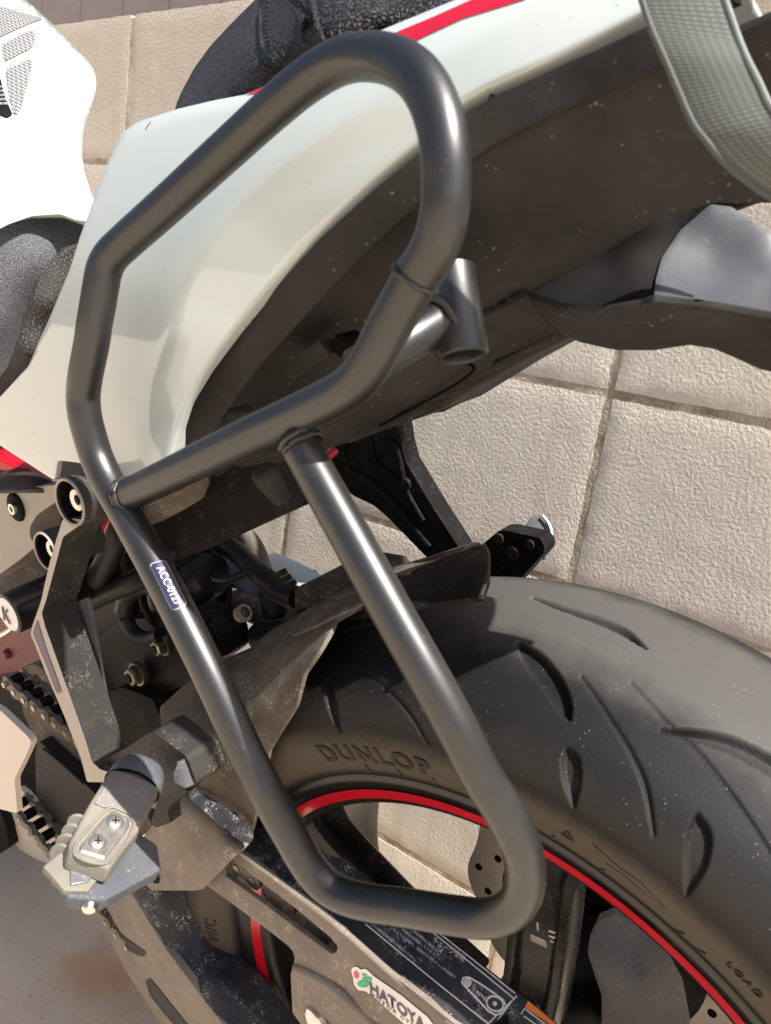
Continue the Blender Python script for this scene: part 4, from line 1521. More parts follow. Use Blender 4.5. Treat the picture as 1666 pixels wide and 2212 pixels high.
# ------------------------------------------------------------------ chain guard
slot = [(484, 1878), (492, 1858), (503, 1856), (540, 1886), (590, 1925), (640, 1963), (715, 2026), (730, 2045), (727, 2058), (717, 2061), (703, 2052), (630, 1998), (580, 1960), (487, 1892)]
cg_out = [(443, 1910), (470, 1878), (497, 1846), (517, 1840), (560, 1872), (605, 1905), (680, 1962), (742, 2011), (855, 2111), (1000, 2226), (1040, 2270), (720, 2290), (650, 2213), (632, 2188), (628, 2105), (634, 2085), (637, 2070), (633, 2055), (622, 2043), (580, 2010), (530, 1973)]
cg_ctl = [(443, 1910, -.112), (517, 1840, -.110), (605, 1905, -.112), (742, 2011, -.114), (855, 2111, -.115), (1000, 2226, -.116), (650, 2213, -.112), (628, 2105, -.114), (622, 2043, -.115), (530, 1973, -.115), (720, 2290, -.1), (690, 2120, -.117), (640, 2140, -.113), (800, 2200, -.117), (735, 2150, -.1135), (700, 2180, -.1165)]
guard = patch("chain_guard", cg_out, cg_ctl, M['guard'], bike, .0035, 11, rnd=4, holes=[slot], bev=.0008, smooth=70)
gtree = bvh_of(guard)
top_out = [(517, 1840), (552, 1788), (600, 1780), (660, 1815), (702, 1846), (750, 1858), (800, 1897), (880, 1960), (965, 2023), (1121, 2145), (1240, 2240), (1240, 2290), (1040, 2270), (1000, 2226), (855, 2111), (742, 2011), (680, 1962), (605, 1905), (560, 1872)]
top_ctl = [(517, 1840, -.109), (552, 1788, -.088), (600, 1780, -.084), (702, 1846, -.082), (750, 1858, -.080), (800, 1897, -.080), (880, 1960, -.080), (965, 2023, -.081), (1121, 2145, -.083), (1240, 2240, -.085), (1000, 2226, -.1155), (855, 2111, -.1145), (742, 2011, -.1135), (605, 1905, -.1115), (820, 2000, -.098), (990, 2120, -.099), (680, 1890, -.096), (560, 1872, -.110), (1040, 2270, -.116)]
gtop = patch("guard_ridge", top_out, top_ctl, M['spatter'], guard, .003, 11, rnd=3, smooth=80)
v, f = sweep(catmull([B(x, y, yy + .0006) for x, y, yy in [(517, 1841, -.1095), (605, 1906, -.1117), (742, 2012, -.1137), (855, 2112, -.1147), (1000, 2227, -.1157)]], 8), .0022, 10)
link("guard_arris", mesh_from(v, f), M['guard'], guard, 60)
rtree = bvh_of(gtop)
# stiffening flute on the guard's flank
v, f = sweep(catmull([on_surface(gtree, x, y, .0002) for x, y in [(640, 2090), (700, 2118), (760, 2165), (830, 2225)]], 8), .0035, 10)
link("guard_flute", mesh_from(v, f), M['guard'], guard, 60)
lathe("guard_screw", [(0, -.005), (.004, -.0052), (.008, -.004), (.0105, -.0015), (.0105, .002)], B(684, 2206, -.1155), (0.1, 1, 0.15), M['chrome'], guard, seg=36)

# dealer sticker
stk = decal("dealer_sticker", [(760, 2094), (764, 2088), (773, 2087), (781, 2094), (790, 2091), (800, 2098), (808, 2107), (830, 2122), (870, 2150), (900, 2175), (925, 2195), (938, 2212), (940, 2225), (900, 2232), (880, 2215), (840, 2180), (805, 2150), (790, 2140), (775, 2138), (766, 2125), (764, 2110)],
            gtree, M['sticker_white'], guard, .0006, 7, rnd=3)


def dot(name, cx, cy, rx, ry, rot, mat):
    pts = []
    for k in range(20):
        t = 2 * math.pi * k / 20
        a, b = rx * math.cos(t), ry * math.sin(t)
        pts.append((cx + a * math.cos(rot) - b * math.sin(rot), cy + a * math.sin(rot) + b * math.cos(rot)))
    return decal(name, pts, gtree, mat, guard, .0010, 6)


dot("sticker_dot", 772, 2104, 5.2, 8.4, -.35, M['ink_pink'])
dot("sticker_dot", 789, 2104, 6.0, 2.2, .15, M['ink_green'])
dot("sticker_dot", 795, 2113, 11, 4.6, .1, M['ink_green'])
dot("sticker_dot", 787, 2124, 13, 7.6, .12, M['ink_green'])


def text_px(name, body, p0, p1, pv, h_px, mat, tree, parent, lift=.0011, bold=0.0, spacing=1.0, shear=0.0):
    """lettering laid along a px baseline from p0 to p1 with cap tops towards pv, draped on a surface"""
    me_ = text_mesh(body, 1.0, 0.0, bold, spacing)
    xs = [q.co.x for q in me_.vertices]
    ys = [q.co.y for q in me_.vertices]
    if not xs:
        return None
    x0, x1, y0, y1 = min(xs), max(xs), min(ys), max(ys)
    a, b, c = np.array(p0, float), np.array(p1, float), np.array(pv, float)
    for q in me_.vertices:
        s_, t_ = (q.co.x - x0) / (x1 - x0), (q.co.y - y0) / max(1e-6, (y1 - y0))
        pp = a + (b - a) * s_ + c * t_ * h_px
        q.co = on_surface(tree, pp[0], pp[1], lift)
    me_.update()
    face_camera(me_)
    return link(name, me_, mat, parent, 0)


text_px("sticker_text", "HATOYA", (803, 2142), (922, 2226), (-.10, -1.0), 25, M['ink_dark'], gtree, guard, bold=.03, spacing=1.02)
text_px("sticker_text", "MOTOR CYCLE", (801, 2149), (915, 2231), (.15, -.9), 8.0, M['ink_dark'], gtree, guard, bold=.02, spacing=1.3)

text_px("code_label_text", "ACC-0127", (338, 1228), (379, 1310), (.92, -.40), 15, M['ink_white'], ktree, rack, lift=.0009)

# chain information label on the ridge
lab = decal("chain_label", [(788, 1996), (840, 1960), (905, 1985), (965, 2032), (1113, 2146), (1119, 2154), (1118, 2162), (1060, 2216), (1052, 2216), (930, 2116)], rtree, M['sticker_black'], guard, .0005, 9, rnd=3)


def lines(name, segs, tree, r=.00035, mat=None, lift=.0009):
    L_ = []
    for s_ in segs:
        pts = []
        for (a, b) in zip(s_[:-1], s_[1:]):
            k = max(1, int(math.hypot(b[0] - a[0], b[1] - a[1]) / 14))
            pts += [(a[0] + (b[0] - a[0]) * i / k, a[1] + (b[1] - a[1]) * i / k) for i in range(k)]
        pts.append(s_[-1])
        L_.append(sweep([on_surface(tree, x, y, lift) for x, y in pts], r, 5))
    v_, f_ = join_meshes(L_)
    return link(name, mesh_from(v_, f_), mat or M['ink_white'], guard)


lines("label_rule", [[(790, 1998), (930, 2113), (1055, 2213)], [(845, 1968), (905, 1992), (965, 2040), (1110, 2158)], [(1110, 2158), (1070, 2212)], [(1116, 2153), (1050, 2216)], [(880, 1968), (965, 2030), (1113, 2147)]], rtree)


def ring_px(cx, cy, rx, ry, rot):
    return [(cx + rx * math.cos(t) * math.cos(rot) - ry * math.sin(t) * math.sin(rot), cy + rx * math.cos(t) * math.sin(rot) + ry * math.sin(t) * math.cos(rot)) for t in [2 * math.pi * k / 18 for k in range(19)]]


lines("label_drawing", [ring_px(1010, 2124, 7, 8, 0), ring_px(1010, 2124, 3, 3, 0), ring_px(1069, 2169, 19, 15, .5), ring_px(1069, 2169, 3, 3, 0),
                        [(1016, 2114), (1040, 2128), (1072, 2150), (1088, 2162), (1093, 2176), (1085, 2190), (1070, 2193), (1055, 2185), (1035, 2163), (1005, 2132), (998, 2124), (1001, 2114), (1009, 2112), (1016, 2114)]], rtree, .0005)
lines("label_drawing", [[(1012 + i * 6, 2140 + i * 6.2), (1015 + i * 6, 2143 + i * 6.2)] for i in range(6)] + [[(1030 + i * 5, 2142 + i * 4.6), (1033 + i * 5, 2144.5 + i * 4.6)] for i in range(5)], rtree, .0006)
text_px("label_text", "\u30C1\u30A7\u30FC\u30F3\u60C5\u5831", (935, 2038), (1003, 2082), (.25, -.95), 15, M['ink_white'], rtree, guard)
text_px("label_text", "\u306F\u5B9A\u671F\u7684\u306B\u78BA\u8A8D\u3057", (893, 2016), (944, 2060), (.25, -.95), 8, M['ink_white'], rtree, guard)
text_px("label_text", "\u306E\u5834\u5408\u306F\u8ABF\u6574\u3057\u3066\u304F\u3060\u3055\u3044\u3002", (868, 2013), (950, 2076), (.25, -.95), 8, M['ink_white'], rtree, guard)
text_px("label_text", "\u30C9\u3092\u7ACB\u3066\u305F\u72B6\u614B\u3067\u3001\u524D\u5F8C\u306E\u30B9\u30D7\u30ED\u30B1\u30C3\u30C8\u4E2D\u592E\u90E8\u3067", (845, 2010), (983, 2118), (.25, -.95), 8, M['ink_white'], rtree, guard)
text_px("label_text", "\u3057\u304F\u306F\u53D6\u6271\u8AAC\u660E\u66F8\u3092\u304A\u8AAD\u307F\u304F\u3060\u3055\u3044\u3002", (803, 2002), (898, 2080), (.25, -.95), 8, M['ink_white'], rtree, guard)
text_px("label_text", "56033-0981", (1024, 2190), (1058, 2218), (.25, -.95), 6, M['ink_white'], rtree, guard)
decal("warning_label", [(1140, 2160), (1215, 2222), (1195, 2240), (1120, 2205)], rtree, M['sticker_black'], guard, .0006, 9)
decal("warning_label_band", [(1141, 2163), (1212, 2222), (1206, 2226), (1134, 2178)], rtree, M['ink_orange'], guard, .0011, 8)
lines("warning_label_rule", [[(1126, 2192), (1133, 2180), (1180, 2215)], [(1132, 2196), (1160, 2216)]], rtree)

# ------------------------------------------------------------------ drive chain: plates and pins along the upper and lower runs
chain = empty("drive_chain", (0, 0, 0), bike)


def link_mesh(pitch, h, t):
    pts = []
    for s_ in (-1, 1):
        for k in range(9):
            a = math.radians(-90 + 180 * k / 8) if s_ > 0 else math.radians(90 + 180 * k / 8)
            pts.append((s_ * pitch / 2 + h * math.cos(a), h * math.sin(a)))
        pts.append((0, s_ * h * 0.62))
    n_ = len(pts)
    vv = [(p[0], -t / 2, p[1]) for p in pts] + [(p[0], t / 2, p[1]) for p in pts]
    ff = [tuple(range(n_)), tuple(reversed(range(n_, 2 * n_)))] + [(i, i + n_, (i + 1) % n_ + n_, (i + 1) % n_) for i in range(n_)]
    me_ = mesh_from(vv, ff)
    bm_ = bmesh.new()
    bm_.from_mesh(me_)
    bmesh.ops.recalc_face_normals(bm_, faces=bm_.faces)
    bm_.to_mesh(me_)
    bm_.free()
    me_.materials.append(M['chain'])
    return me_


def cyl_mesh(r, y0, y1, mat, seg=14):
    vv, ff = sweep([(0, y0, 0), (0, y1, 0)], r, seg)
    me_ = mesh_from(vv, ff)
    me_.materials.append(mat)
    me_.shade_smooth()
    me_.set_sharp_from_angle(angle=math.radians(40))
    return me_


PIT = 0.015875
lm = link_mesh(PIT, .0072, .0022)
pinm = cyl_mesh(.0027, -.0126, .0126, M['steel'])
rolm = cyl_mesh(.0051, -.005, .005, M['dark'])


def chain_run(p0, p1, yc):
    d = (p1 - p0)
    n_ = int(d.length / PIT)
    d.normalize()
    rot = math.atan2(d.z, d.x)
    for i in range(n_):
        q = p0 + d * PIT * (i + .5)
        off = .0105 if i % 2 else .0078
        for s_ in (-1, 1):
            o_ = bpy.data.objects.new("link_plate", lm)
            o_.location = (q.x, yc + s_ * off, q.z)
            o_.rotation_euler = (0, -rot, 0)
            o_.parent = chain
            col.objects.link(o_)
        for mm_, nm in ((pinm, "pin"), (rolm, "roller")):
            o_ = bpy.data.objects.new(nm, mm_)
            w_ = p0 + d * PIT * i
            o_.location = (w_.x, yc, w_.z)
            o_.parent = chain
            col.objects.link(o_)


ca, cb = B(10, 1479, -.1055), B(735, 2050, -.1055)
chain_run(ca, cb, -.0945)
cc, cd = B(46, 1735, -.09), B(165, 1875, -.09)
chain_run(cc, cd + (cd - cc) * 1.2, -.09)

# ------------------------------------------------------------------ swingarm
sw = patch("swingarm", [(232, 1885), (262, 1878), (300, 1890), (330, 1905), (420, 1905), (455, 1975), (480, 2008), (545, 2083), (597, 2145), (632, 2193), (690, 2260), (560, 2300), (520, 2260), (480, 2212), (425, 2140), (350, 2040), (285, 1930)],
           [(232, 1885, -.10), (300, 1890, -.106), (420, 1905, -.085), (480, 2008, -.078), (545, 2083, -.076), (632, 2193, -.075), (690, 2260, -.075), (480, 2212, -.118), (425, 2140, -.118), (350, 2040, -.116), (285, 1930, -.114), (400, 2020, -.104), (500, 2130, -.102), (560, 2200, -.098)],
           M['spatter'], bike, .006, 12, rnd=3, smooth=80)
flank = patch("swingarm_flank", [(228, 1890), (262, 1905), (287, 1932), (352, 2042), (427, 2142), (482, 2214), (560, 2310), (420, 2310), (345, 2212), (320, 2172), (270, 2095), (240, 2035), (222, 1972), (220, 1925)],
      [(228, 1890, -.10), (287, 1932, -.1145), (352, 2042, -.1165), (427, 2142, -.1185), (482, 2214, -.1185), (420, 2310, -.09), (320, 2172, -.093), (240, 2035, -.092), (222, 1972, -.092), (300, 2050, -.107), (380, 2160, -.110)],
      M['arm'], sw, .006, 11, rnd=4, smooth=80)
ftree = bvh_of(flank)
decal("swingarm_pocket", [(236, 1995), (248, 2000), (268, 2022), (300, 2045), (317, 2056), (314, 2066), (300, 2064), (270, 2048), (246, 2020)], ftree, M['bracket'], sw, .0006, 8, rnd=6)
decal("swingarm_pocket", [(315, 2118), (325, 2112), (340, 2130), (380, 2180), (420, 2230), (400, 2235), (360, 2195), (325, 2150)], ftree, M['bracket'], sw, .0006, 8, rnd=6)
# front part of the swingarm and its lug
plate("swingarm_lug", [(40, 1444), (75, 1434), (96, 1446), (130, 1500), (175, 1590), (215, 1660), (300, 1720), (330, 1790), (230, 1860), (160, 1850), (140, 1780), (120, 1690), (85, 1620), (50, 1540)], -.066, .06, M['hugger'], sw, 8, .004)
plate("pivot_plate", [(76, 1630), (84, 1600), (110, 1625), (160, 1670), (210, 1720), (180, 1800), (150, 1850), (110, 1800), (78, 1712)], -.078, .014, M['tray'], sw, 6, .003)
tube("pivot_rib", [(95, 1618, -.083), (140, 1655, -.083), (180, 1692, -.083)], .0016, M['tray'], sw, n=4, seg=8)
plate("swingarm_crossmember", [(225, 1500), (262, 1484), (330, 1510), (352, 1560), (352, 1640), (300, 1690), (240, 1680), (215, 1600)], -.05, .08, M['black'], sw, 8, .004)
# hub flange in sunlit-toned silver, and caliper, seen through the wheel
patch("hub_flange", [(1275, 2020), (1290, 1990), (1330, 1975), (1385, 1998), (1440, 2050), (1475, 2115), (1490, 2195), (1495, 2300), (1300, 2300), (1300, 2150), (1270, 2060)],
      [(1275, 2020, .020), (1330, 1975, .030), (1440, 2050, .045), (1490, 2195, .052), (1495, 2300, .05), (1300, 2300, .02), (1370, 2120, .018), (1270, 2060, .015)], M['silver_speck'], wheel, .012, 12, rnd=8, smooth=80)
plate("caliper_bracket", [(1046, 1866), (1052, 1806), (1064, 1798), (1075, 1815), (1090, 1850), (1065, 1850)], .098, .012, M['black'], bike, 4, .0015)
plate("caliper_carrier", [(1180, 1840), (1260, 1850), (1340, 1905), (1450, 2000), (1480, 2070), (1440, 2060), (1385, 2005), (1330, 1985), (1290, 2000), (1280, 2070), (1300, 2160), (1180, 2100)], .075, .01, M['matte'], bike, 6, .002)
plate("brake_caliper", [(1480, 2120), (1500, 2075), (1540, 2090), (1545, 2130), (1510, 2165)], .10, .03, M['dark'], bike, 5, .002)

# ------------------------------------------------------------------ left passenger footpeg bracket
br = plate("passenger_bracket", [(143, 1118), (175, 1122), (172, 1135), (136, 1160), (128, 1190), (100, 1295), (90, 1325), (97, 1352), (125, 1430), (155, 1515), (185, 1600), (198, 1645), (216, 1662), (235, 1668), (240, 1690), (188, 1690),
                                  (175, 1640), (140, 1550), (100, 1456), (72, 1385), (66, 1373), (68, 1357), (88, 1300), (107, 1215), (120, 1170), (135, 1122)],
           -.165, .024, M['bracket'], bike, 5, .0012)
br.data.materials.append(M['bracket_edge'])
for p in br.data.polygons:
    if p.normal.y < -.9:
        p.material_index = 1
decal("bracket_slot", [(72, 1368), (76, 1352), (82, 1338), (85, 1352), (100, 1400), (134, 1494), (127, 1499), (121, 1492), (100, 1435)], bvh_of(br), M['ink_dark'], br, .0004, 8, rnd=3)
plate("bracket_flange", [(188, 1290), (194, 1310), (215, 1420), (235, 1550), (246, 1600), (262, 1622), (240, 1632), (222, 1615), (205, 1560), (180, 1460), (160, 1370), (150, 1310)], -.1385, .002, M['greyblue'], br, 5, .0008)


def boss(px, py, y, r, depth, parent):
    c_ = B(px, py, y)
    o_ = lathe("bracket_boss", [(r * .86, .004), (r * .88, .0006), (r * .96, 0), (r, .0012), (r * 1.0, depth)], c_, YAX, M['bracket'], parent, seg=48)
    o_.data.materials.append(M['bracket_edge'])
    for q in o_.data.polygons:
        d_ = q.center - c_
        if d_.y < .0011:
            q.material_index = 1
    lathe("boss_cup", [(r * .87, .002), (r * .80, .014), (0, .0145)], c_, YAX, M['dark'], parent, seg=40)
    lathe("boss_bolt", [(0, .0075), (r * .20, .0075), (r * .22, .0055), (r * .44, .0050), (r * .50, .0065), (r * .50, .014)], c_, YAX, M['chrome'], parent, seg=32)
    lathe("bolt_socket", [(0, .0072), (r * .21, .0072)], c_, YAX, M['hole'], parent, seg=6, smooth=0)
    return o_


boss(147, 1086, -.168, .0138, .034, br)
boss(95, 1192, -.150, .0130, .036, br)
# end block that carries the peg
foot_o = plate("bracket_foot", [(205, 1650), (262, 1622), (320, 1585), (332, 1582), (400, 1632), (408, 1645), (424, 1690), (420, 1700), (396, 1703), (360, 1720), (300, 1740), (220, 1700)], -.158, .022, M['bracket'], br, 4, .003)
patch("foot_chamfer", [(386, 1648), (401, 1637), (424, 1692), (400, 1703), (376, 1690), (374, 1672)], [(386, 1648, -.163), (401, 1637, -.157), (424, 1692, -.157), (400, 1703, -.163), (376, 1690, -.1655)], M['greyblue'], br, .003, 8, rnd=3)
plate("foot_web", [(352, 1705), (400, 1703), (405, 1712), (370, 1738), (362, 1752), (368, 1778), (338, 1788), (325, 1780), (340, 1730)], -.150, .01, M['tray'], br, 3, .002)

# ------------------------------------------------------------------ left passenger footpeg
pa, pb = B(300, 1668, -.178), B(192, 1868, -.232)
pdir = (pb - pa).normalized()
pl = (pb - pa).length
tc = (CAM_B - (pa + pb) / 2).normalized()
pw = pdir.cross(tc).normalized()
if pw.x < 0:
    pw = -pw
pw = (pw * .985 + tc * .10)
pw = (pw - pdir * pw.dot(pdir)).normalized()
pn = pw.cross(pdir)
if pn.dot(tc) < 0:
    pn = -pn


def PP(s_, t_, h_=0.0):
    """peg coordinates: s along, t across, h out of its top face"""
    return pa + pdir * s_ + pw * t_ + pn * h_


def prism(name, outl, h0, h1, mat, parent, bev=.0008, taper=1.0, smooth=35):
    n_ = len(outl)
    cs = sum(p[0] for p in outl) / n_
    ct = sum(p[1] for p in outl) / n_
    va = [PP(s_, t_, h0) for s_, t_ in outl]
    vb = [PP(cs + (s_ - cs) * taper, ct + (t_ - ct) * taper, h1) for s_, t_ in outl]
    bm_ = bmesh.new()
    A_ = [bm_.verts.new(p) for p in va]
    B_ = [bm_.verts.new(p) for p in vb]
    bm_.faces.new(A_)
    bm_.faces.new(list(reversed(B_)))
    for i in range(n_):
        bm_.faces.new((A_[i], B_[i], B_[(i + 1) % n_], A_[(i + 1) % n_]))
    bmesh.ops.recalc_face_normals(bm_, faces=bm_.faces)
    me_ = bpy.data.meshes.new("m")
    bm_.to_mesh(me_)
    bm_.free()
    o_ = link(name, me_, mat, parent, smooth)
    if bev:
        bevel(o_, bev, 2, 30)
    return o_


hwp = .0150
peg = prism("passenger_footpeg", [(.004, -hwp), (0.000, -.006), (-.001, .004), (.003, hwp), (pl * .55, hwp * 1.02), (pl, hwp * .72), (pl + .001, -hwp * .75), (pl * .9, -hwp * .98), (pl * .5, -hwp * 1.05)], -.010, .0, M['alu_dirt'], bike, .0015, .94)
prism("peg_tread", [(.006, -hwp * .82), (.003, -.004), (.003, .005), (.006, hwp * .84), (pl * .50, hwp * .9), (pl * .50, hwp * .55), (pl * .44, hwp * .45), (pl * .44, -hwp * .3), (pl * .48, -hwp * .45), (pl * .48, -hwp * .86)], -.0006, .0011, M['alu'], peg, .0005)
for q in ((.0, 1), ):
    cpx = PP(pl * .33, .001, .0012)
    vv, ff = sweep([cpx + (pdir * math.cos(t) + pw * math.sin(t)) * .0047 for t in [2 * math.pi * k / 28 for k in range(28)]], .00028, 6, closed=True)
    link("peg_mark", mesh_from(vv, ff), M['alu_dirt'], peg, 60)
prism("peg_channel", [(pl * .455, -hwp * .12), (pl * .47, hwp * .5), (pl * .55, hwp * .66), (pl * .93, hwp * .40), (pl * .95, -hwp * .50), (pl * .90, -hwp * .58), (pl * .58, -hwp * .34), (pl * .48, -hwp * .22)], -.0007, .0008, M['steel'], peg, .0006, .9)
rim_o = [(pl * .44, -hwp * .18), (pl * .455, hwp * .56), (pl * .56, hwp * .76), (pl * .94, hwp * .50), (pl * .975, -hwp * .55), (pl * .90, -hwp * .70), (pl * .57, -hwp * .46), (pl * .465, -hwp * .32)]
vv, ff = sweep(catmull([PP(a_, b_, .0006) for a_, b_ in rim_o + rim_o[:1]], 6), .0008, 8)
link("channel_lip", mesh_from(vv, ff), M['alu_dirt'], peg, 60)
for sc in (.57, .80):
    c_ = PP(pl * sc, .0015 * (1 if sc < .7 else -1), .0006)
    scr = lathe("peg_screw", [(0, .0016), (.0026, .0015), (.0040, .0011), (.0046, .0002), (.0058, .0001), (.0058, -.001)], c_, pn, M['steel'], peg, seg=28, smooth=50)
    for ang_ in (0.4, 0.4 + math.pi / 2):
        dv = pdir * math.cos(ang_) + pw * math.sin(ang_)
        vv, ff = sweep([c_ + dv * .0020 + pn * .0015, c_ - dv * .0020 + pn * .0015], .00035, 5)
        link("screw_recess", mesh_from(vv, ff), M['hole'], peg)
text_on("peg_casting_mark", "318", .0034, PP(pl * .70, -.001, .0010), -pw + pdir * .2, pdir, M['alu_dirt'], peg, extrude=.0003, lift=.0002)
# rubber cap over the hinge
caps = []
for q, (s_, rw, rh) in enumerate([(-.0145, .0075, .004), (-.0125, .0122, .0085), (-.008, .0146, .0118), (-.002, .0158, .0128), (.001, .0160, .0128), (.0035, .0155, .0120)]):
    ring = []
    for k in range(24):
        t = 2 * math.pi * k / 24
        ring.append(PP(s_, rw * math.cos(t), -.0085 + rh * math.sin(t)))
    caps.append(ring)
vv = [p for r_ in caps for p in r_]
ff = []
for i in range(len(caps) - 1):
    for k in range(24):
        ff.append((i * 24 + k, i * 24 + (k + 1) % 24, (i + 1) * 24 + (k + 1) % 24, (i + 1) * 24 + k))
ff += [tuple(range(24)), tuple(reversed([(len(caps) - 1) * 24 + k for k in range(24)]))]
me = mesh_from(vv, ff)
bm = bmesh.new()
bm.from_mesh(me)
bmesh.ops.recalc_face_normals(bm, faces=bm.faces)
bm.to_mesh(me)
bm.free()
link("peg_cap", me, M['greyblue'], peg, 60)
vv, ff = sweep([PP(.0042, .0156 * math.cos(t), -.0085 + .0122 * math.sin(t)) for t in [2 * math.pi * k / 40 for k in range(40)]], .0008, 8, closed=True)
link("cap_ring", mesh_from(vv, ff), M['hole'], peg, 60)
prism("peg_body", [(pl * .40, hwp * .6), (pl * .46, hwp * 1.75), (pl * .66, hwp * 2.25), (pl * 1.10, hwp * .95), (pl * 1.18, -.002), (pl * 1.08, -hwp * .9), (pl * .6, -hwp * .5)], -.022, -.012, M['greyblue'], peg, .0012)
prism("peg_end_plate", [(pl * .90, hwp * .5), (pl * 1.10, hwp * .35), (pl * 1.17, -hwp * .35), (pl * 1.05, -hwp * 1.35), (pl * .88, -hwp * 1.1)], -.014, -.0095, M['alu_dirt'], peg, .0008)
prism("peg_end_step", [(pl * .96, hwp * .18), (pl * 1.04, hwp * .22), (pl * 1.12, -hwp * .25), (pl * .96, -hwp * .62)], -.0100, -.0085, M['alu'], peg, .0005)
for k in range(4):
    c_ = PP(pl * (.60 + .09 * k), -hwp * 1.08, -.009 - .001 * k)
    lathe("peg_rib", [(0, -.0012), (.0050, -.0012), (.0056, 0), (.0050, .0012), (0, .0012)], c_, pdir * .8 + pn * .3, M['alu_dirt'], peg, seg=24)
lathe("peg_pivot_pin", [(0, -.004), (.003, -.004), (.0042, -.002), (.0042, .012)], PP(pl * 1.10, hwp * .55, -.018), -pdir + pw * -.3, M['chrome'], peg, seg=20)

# ------------------------------------------------------------------ right passenger bracket and peg (far side)
rb = plate("passenger_bracket", [(690, 985), (730, 940), (855, 890), (866, 959), (876, 997), (888, 1017), (937, 1099), (992, 1184), (985, 1215), (940, 1222), (923, 1205), (837, 1117), (808, 1092), (762, 1070), (730, 1045)], .130, .02, M['black'], bike, 4, .0015)
for pts in ([(745, 1000), (756, 1015), (800, 1040), (845, 1080), (930, 1180)], [(800, 950), (812, 1000), (850, 1030), (885, 1085)], [(830, 950), (852, 962), (862, 985), (880, 1060), (915, 1125)], [(748, 960), (742, 985), (750, 1010)]):
    tube("bracket_rib", [(x, y, .129) for x, y in pts], .0026, M['black'], rb, n=6, seg=10)
lathe("bracket_stud", [(0, -.003), (.005, -.003), (.006, 0)], B(878, 1045, .130), YAX, M['black'], rb, seg=16)
rf = plate("peg_mount", [(1035, 1290), (1035, 1182), (1077, 1147), (1092, 1146), (1166, 1162), (1177, 1182), (1174, 1197), (1150, 1222), (1088, 1292)], .128, .018, M['black'], bike, 4, .002)
for (x, y, r_) in ((1079, 1163, .0045), (1146, 1176, .004), (1108, 1194, .0055)):
    lathe("mount_stud", [(0, -.002), (r_ * .9, -.002), (r_, 0)], B(x, y, .128), YAX, M['tray_in'], rf, seg=20)
for k in range(4):
    tube("mount_rib", [(1054 + 7 * k, 1262 - 12 * k + 4, .127), (1064 + 7 * k, 1240 - 10 * k, .127), (1078 + 4 * k, 1248 - 10 * k, .127)], .0016, M['black'], rf, n=4, seg=8)
pg2 = patch("passenger_footpeg", [(1122, 1156), (1135, 1135), (1146, 1118), (1158, 1113), (1172, 1117), (1180, 1130), (1184, 1150), (1180, 1170), (1172, 1180), (1164, 1162)],
            [(1122, 1156, .15), (1146, 1118, .16), (1172, 1117, .165), (1184, 1150, .16), (1172, 1180, .148)], M['greyblue'], bike, .02, 9, rnd=4, smooth=80)
tube("peg_edge", [(1170, 1116, .165), (1184, 1134, .164), (1190, 1158, .160), (1184, 1180, .152), (1176, 1196, .148)], .0032, M['chrome'], pg2, n=6, seg=10)

# ------------------------------------------------------------------ left front details: side cover, frame, reservoir, plates
cover = plate("side_cover", [(-60, 1052), (0, 1056), (90, 1050), (128, 1046), (138, 1066), (128, 1080), (80, 1112), (64, 1138), (64, 1160), (78, 1180), (40, 1212), (0, 1240), (-60, 1270)], -.132, .03, M['silver_cover'], bike, 7, .003)
lathe("cover_recess", [(0, -.001), (.0090, -.001), (.0100, -.0004), (.0105, .001)], B(33, 1096, -.133), YAX, M['hole'], cover, seg=36)
lathe("cover_bolt", [(0, -.001), (.0018, -.001), (.0022, -.004), (.0040, -.004), (.0042, .0)], B(36, 1097, -.133), YAX, M['chrome'], cover, seg=20)
patch("cover_shoulder", [(-60, 1000), (0, 1002), (60, 1012), (118, 1040), (122, 1050), (90, 1056), (0, 1060), (-60, 1058)], [(-60, 1000, -.112), (118, 1040, -.118), (90, 1056, -.133), (-60, 1058, -.133)], M['tray'], cover, .003, 14)
frame = tube("frame_tube", [(-80, 960, -.118), (0, 985, -.112), (60, 1015, -.105), (130, 1060, -.095), (200, 1110, -.085), (280, 1180, -.07)], .0105, M['red'], bike, n=6)
tube("frame_strut", [(268, 1085, -.085), (248, 1125, -.085), (234, 1160, -.085), (225, 1185, -.085)], .0065, M['red'], frame, n=6)
tube("frame_strut", [(690, 1000, .05), (705, 988, .06), (722, 974, .07)], .004, M['red'], frame, n=6)
patch("frame_gusset", [(-60, 1330), (60, 1345), (100, 1330), (110, 1420), (90, 1470), (40, 1450), (-60, 1470)], [(-60, 1330, .0), (100, 1330, .0), (90, 1470, .0), (-60, 1470, .0)], M['red_deep'], frame, .004, 16)
lathe("gusset_bolt", [(0, -.004), (.004, -.004), (.006, -.001), (.006, .004)], B(15, 1413, -.002), YAX, M['red_deep'], frame, seg=20)
patch("cover_pocket", [(62, 1140), (80, 1110), (130, 1075), (160, 1130), (130, 1200), (85, 1260), (0, 1300), (-60, 1290), (0, 1242), (78, 1184)], [(62, 1140, -.118), (130, 1075, -.11), (85, 1260, -.1), (-60, 1290, -.1)], M['tray_in'], cover, .003, 16)
n0, n1 = B(17, 1327, -.150), B(17, 1327, -.150) + Vector((0, .085, .004))
resv = lathe("damper_reservoir", [(0, .0002), (.0135, 0), (.0150, .001), (.0155, .003), (.0155, .036), (.0162, .037), (.0162, .041), (.0155, .042), (.0155, .085), (0, .085)], n0, n1 - n0, M['rim'], bike, seg=48)
lathe("reservoir_badge", [(0, -.0004), (.0125, -.0004), (.0128, 0)], n0, n1 - n0, M['sticker_white'], resv, seg=40)
text_on("badge_letter", "K", .016, n0 + Vector((-.006, -.0008, -.006)), (1, 0, 0), (0, 0, 1), M['label_navy'], resv, lift=.0004)
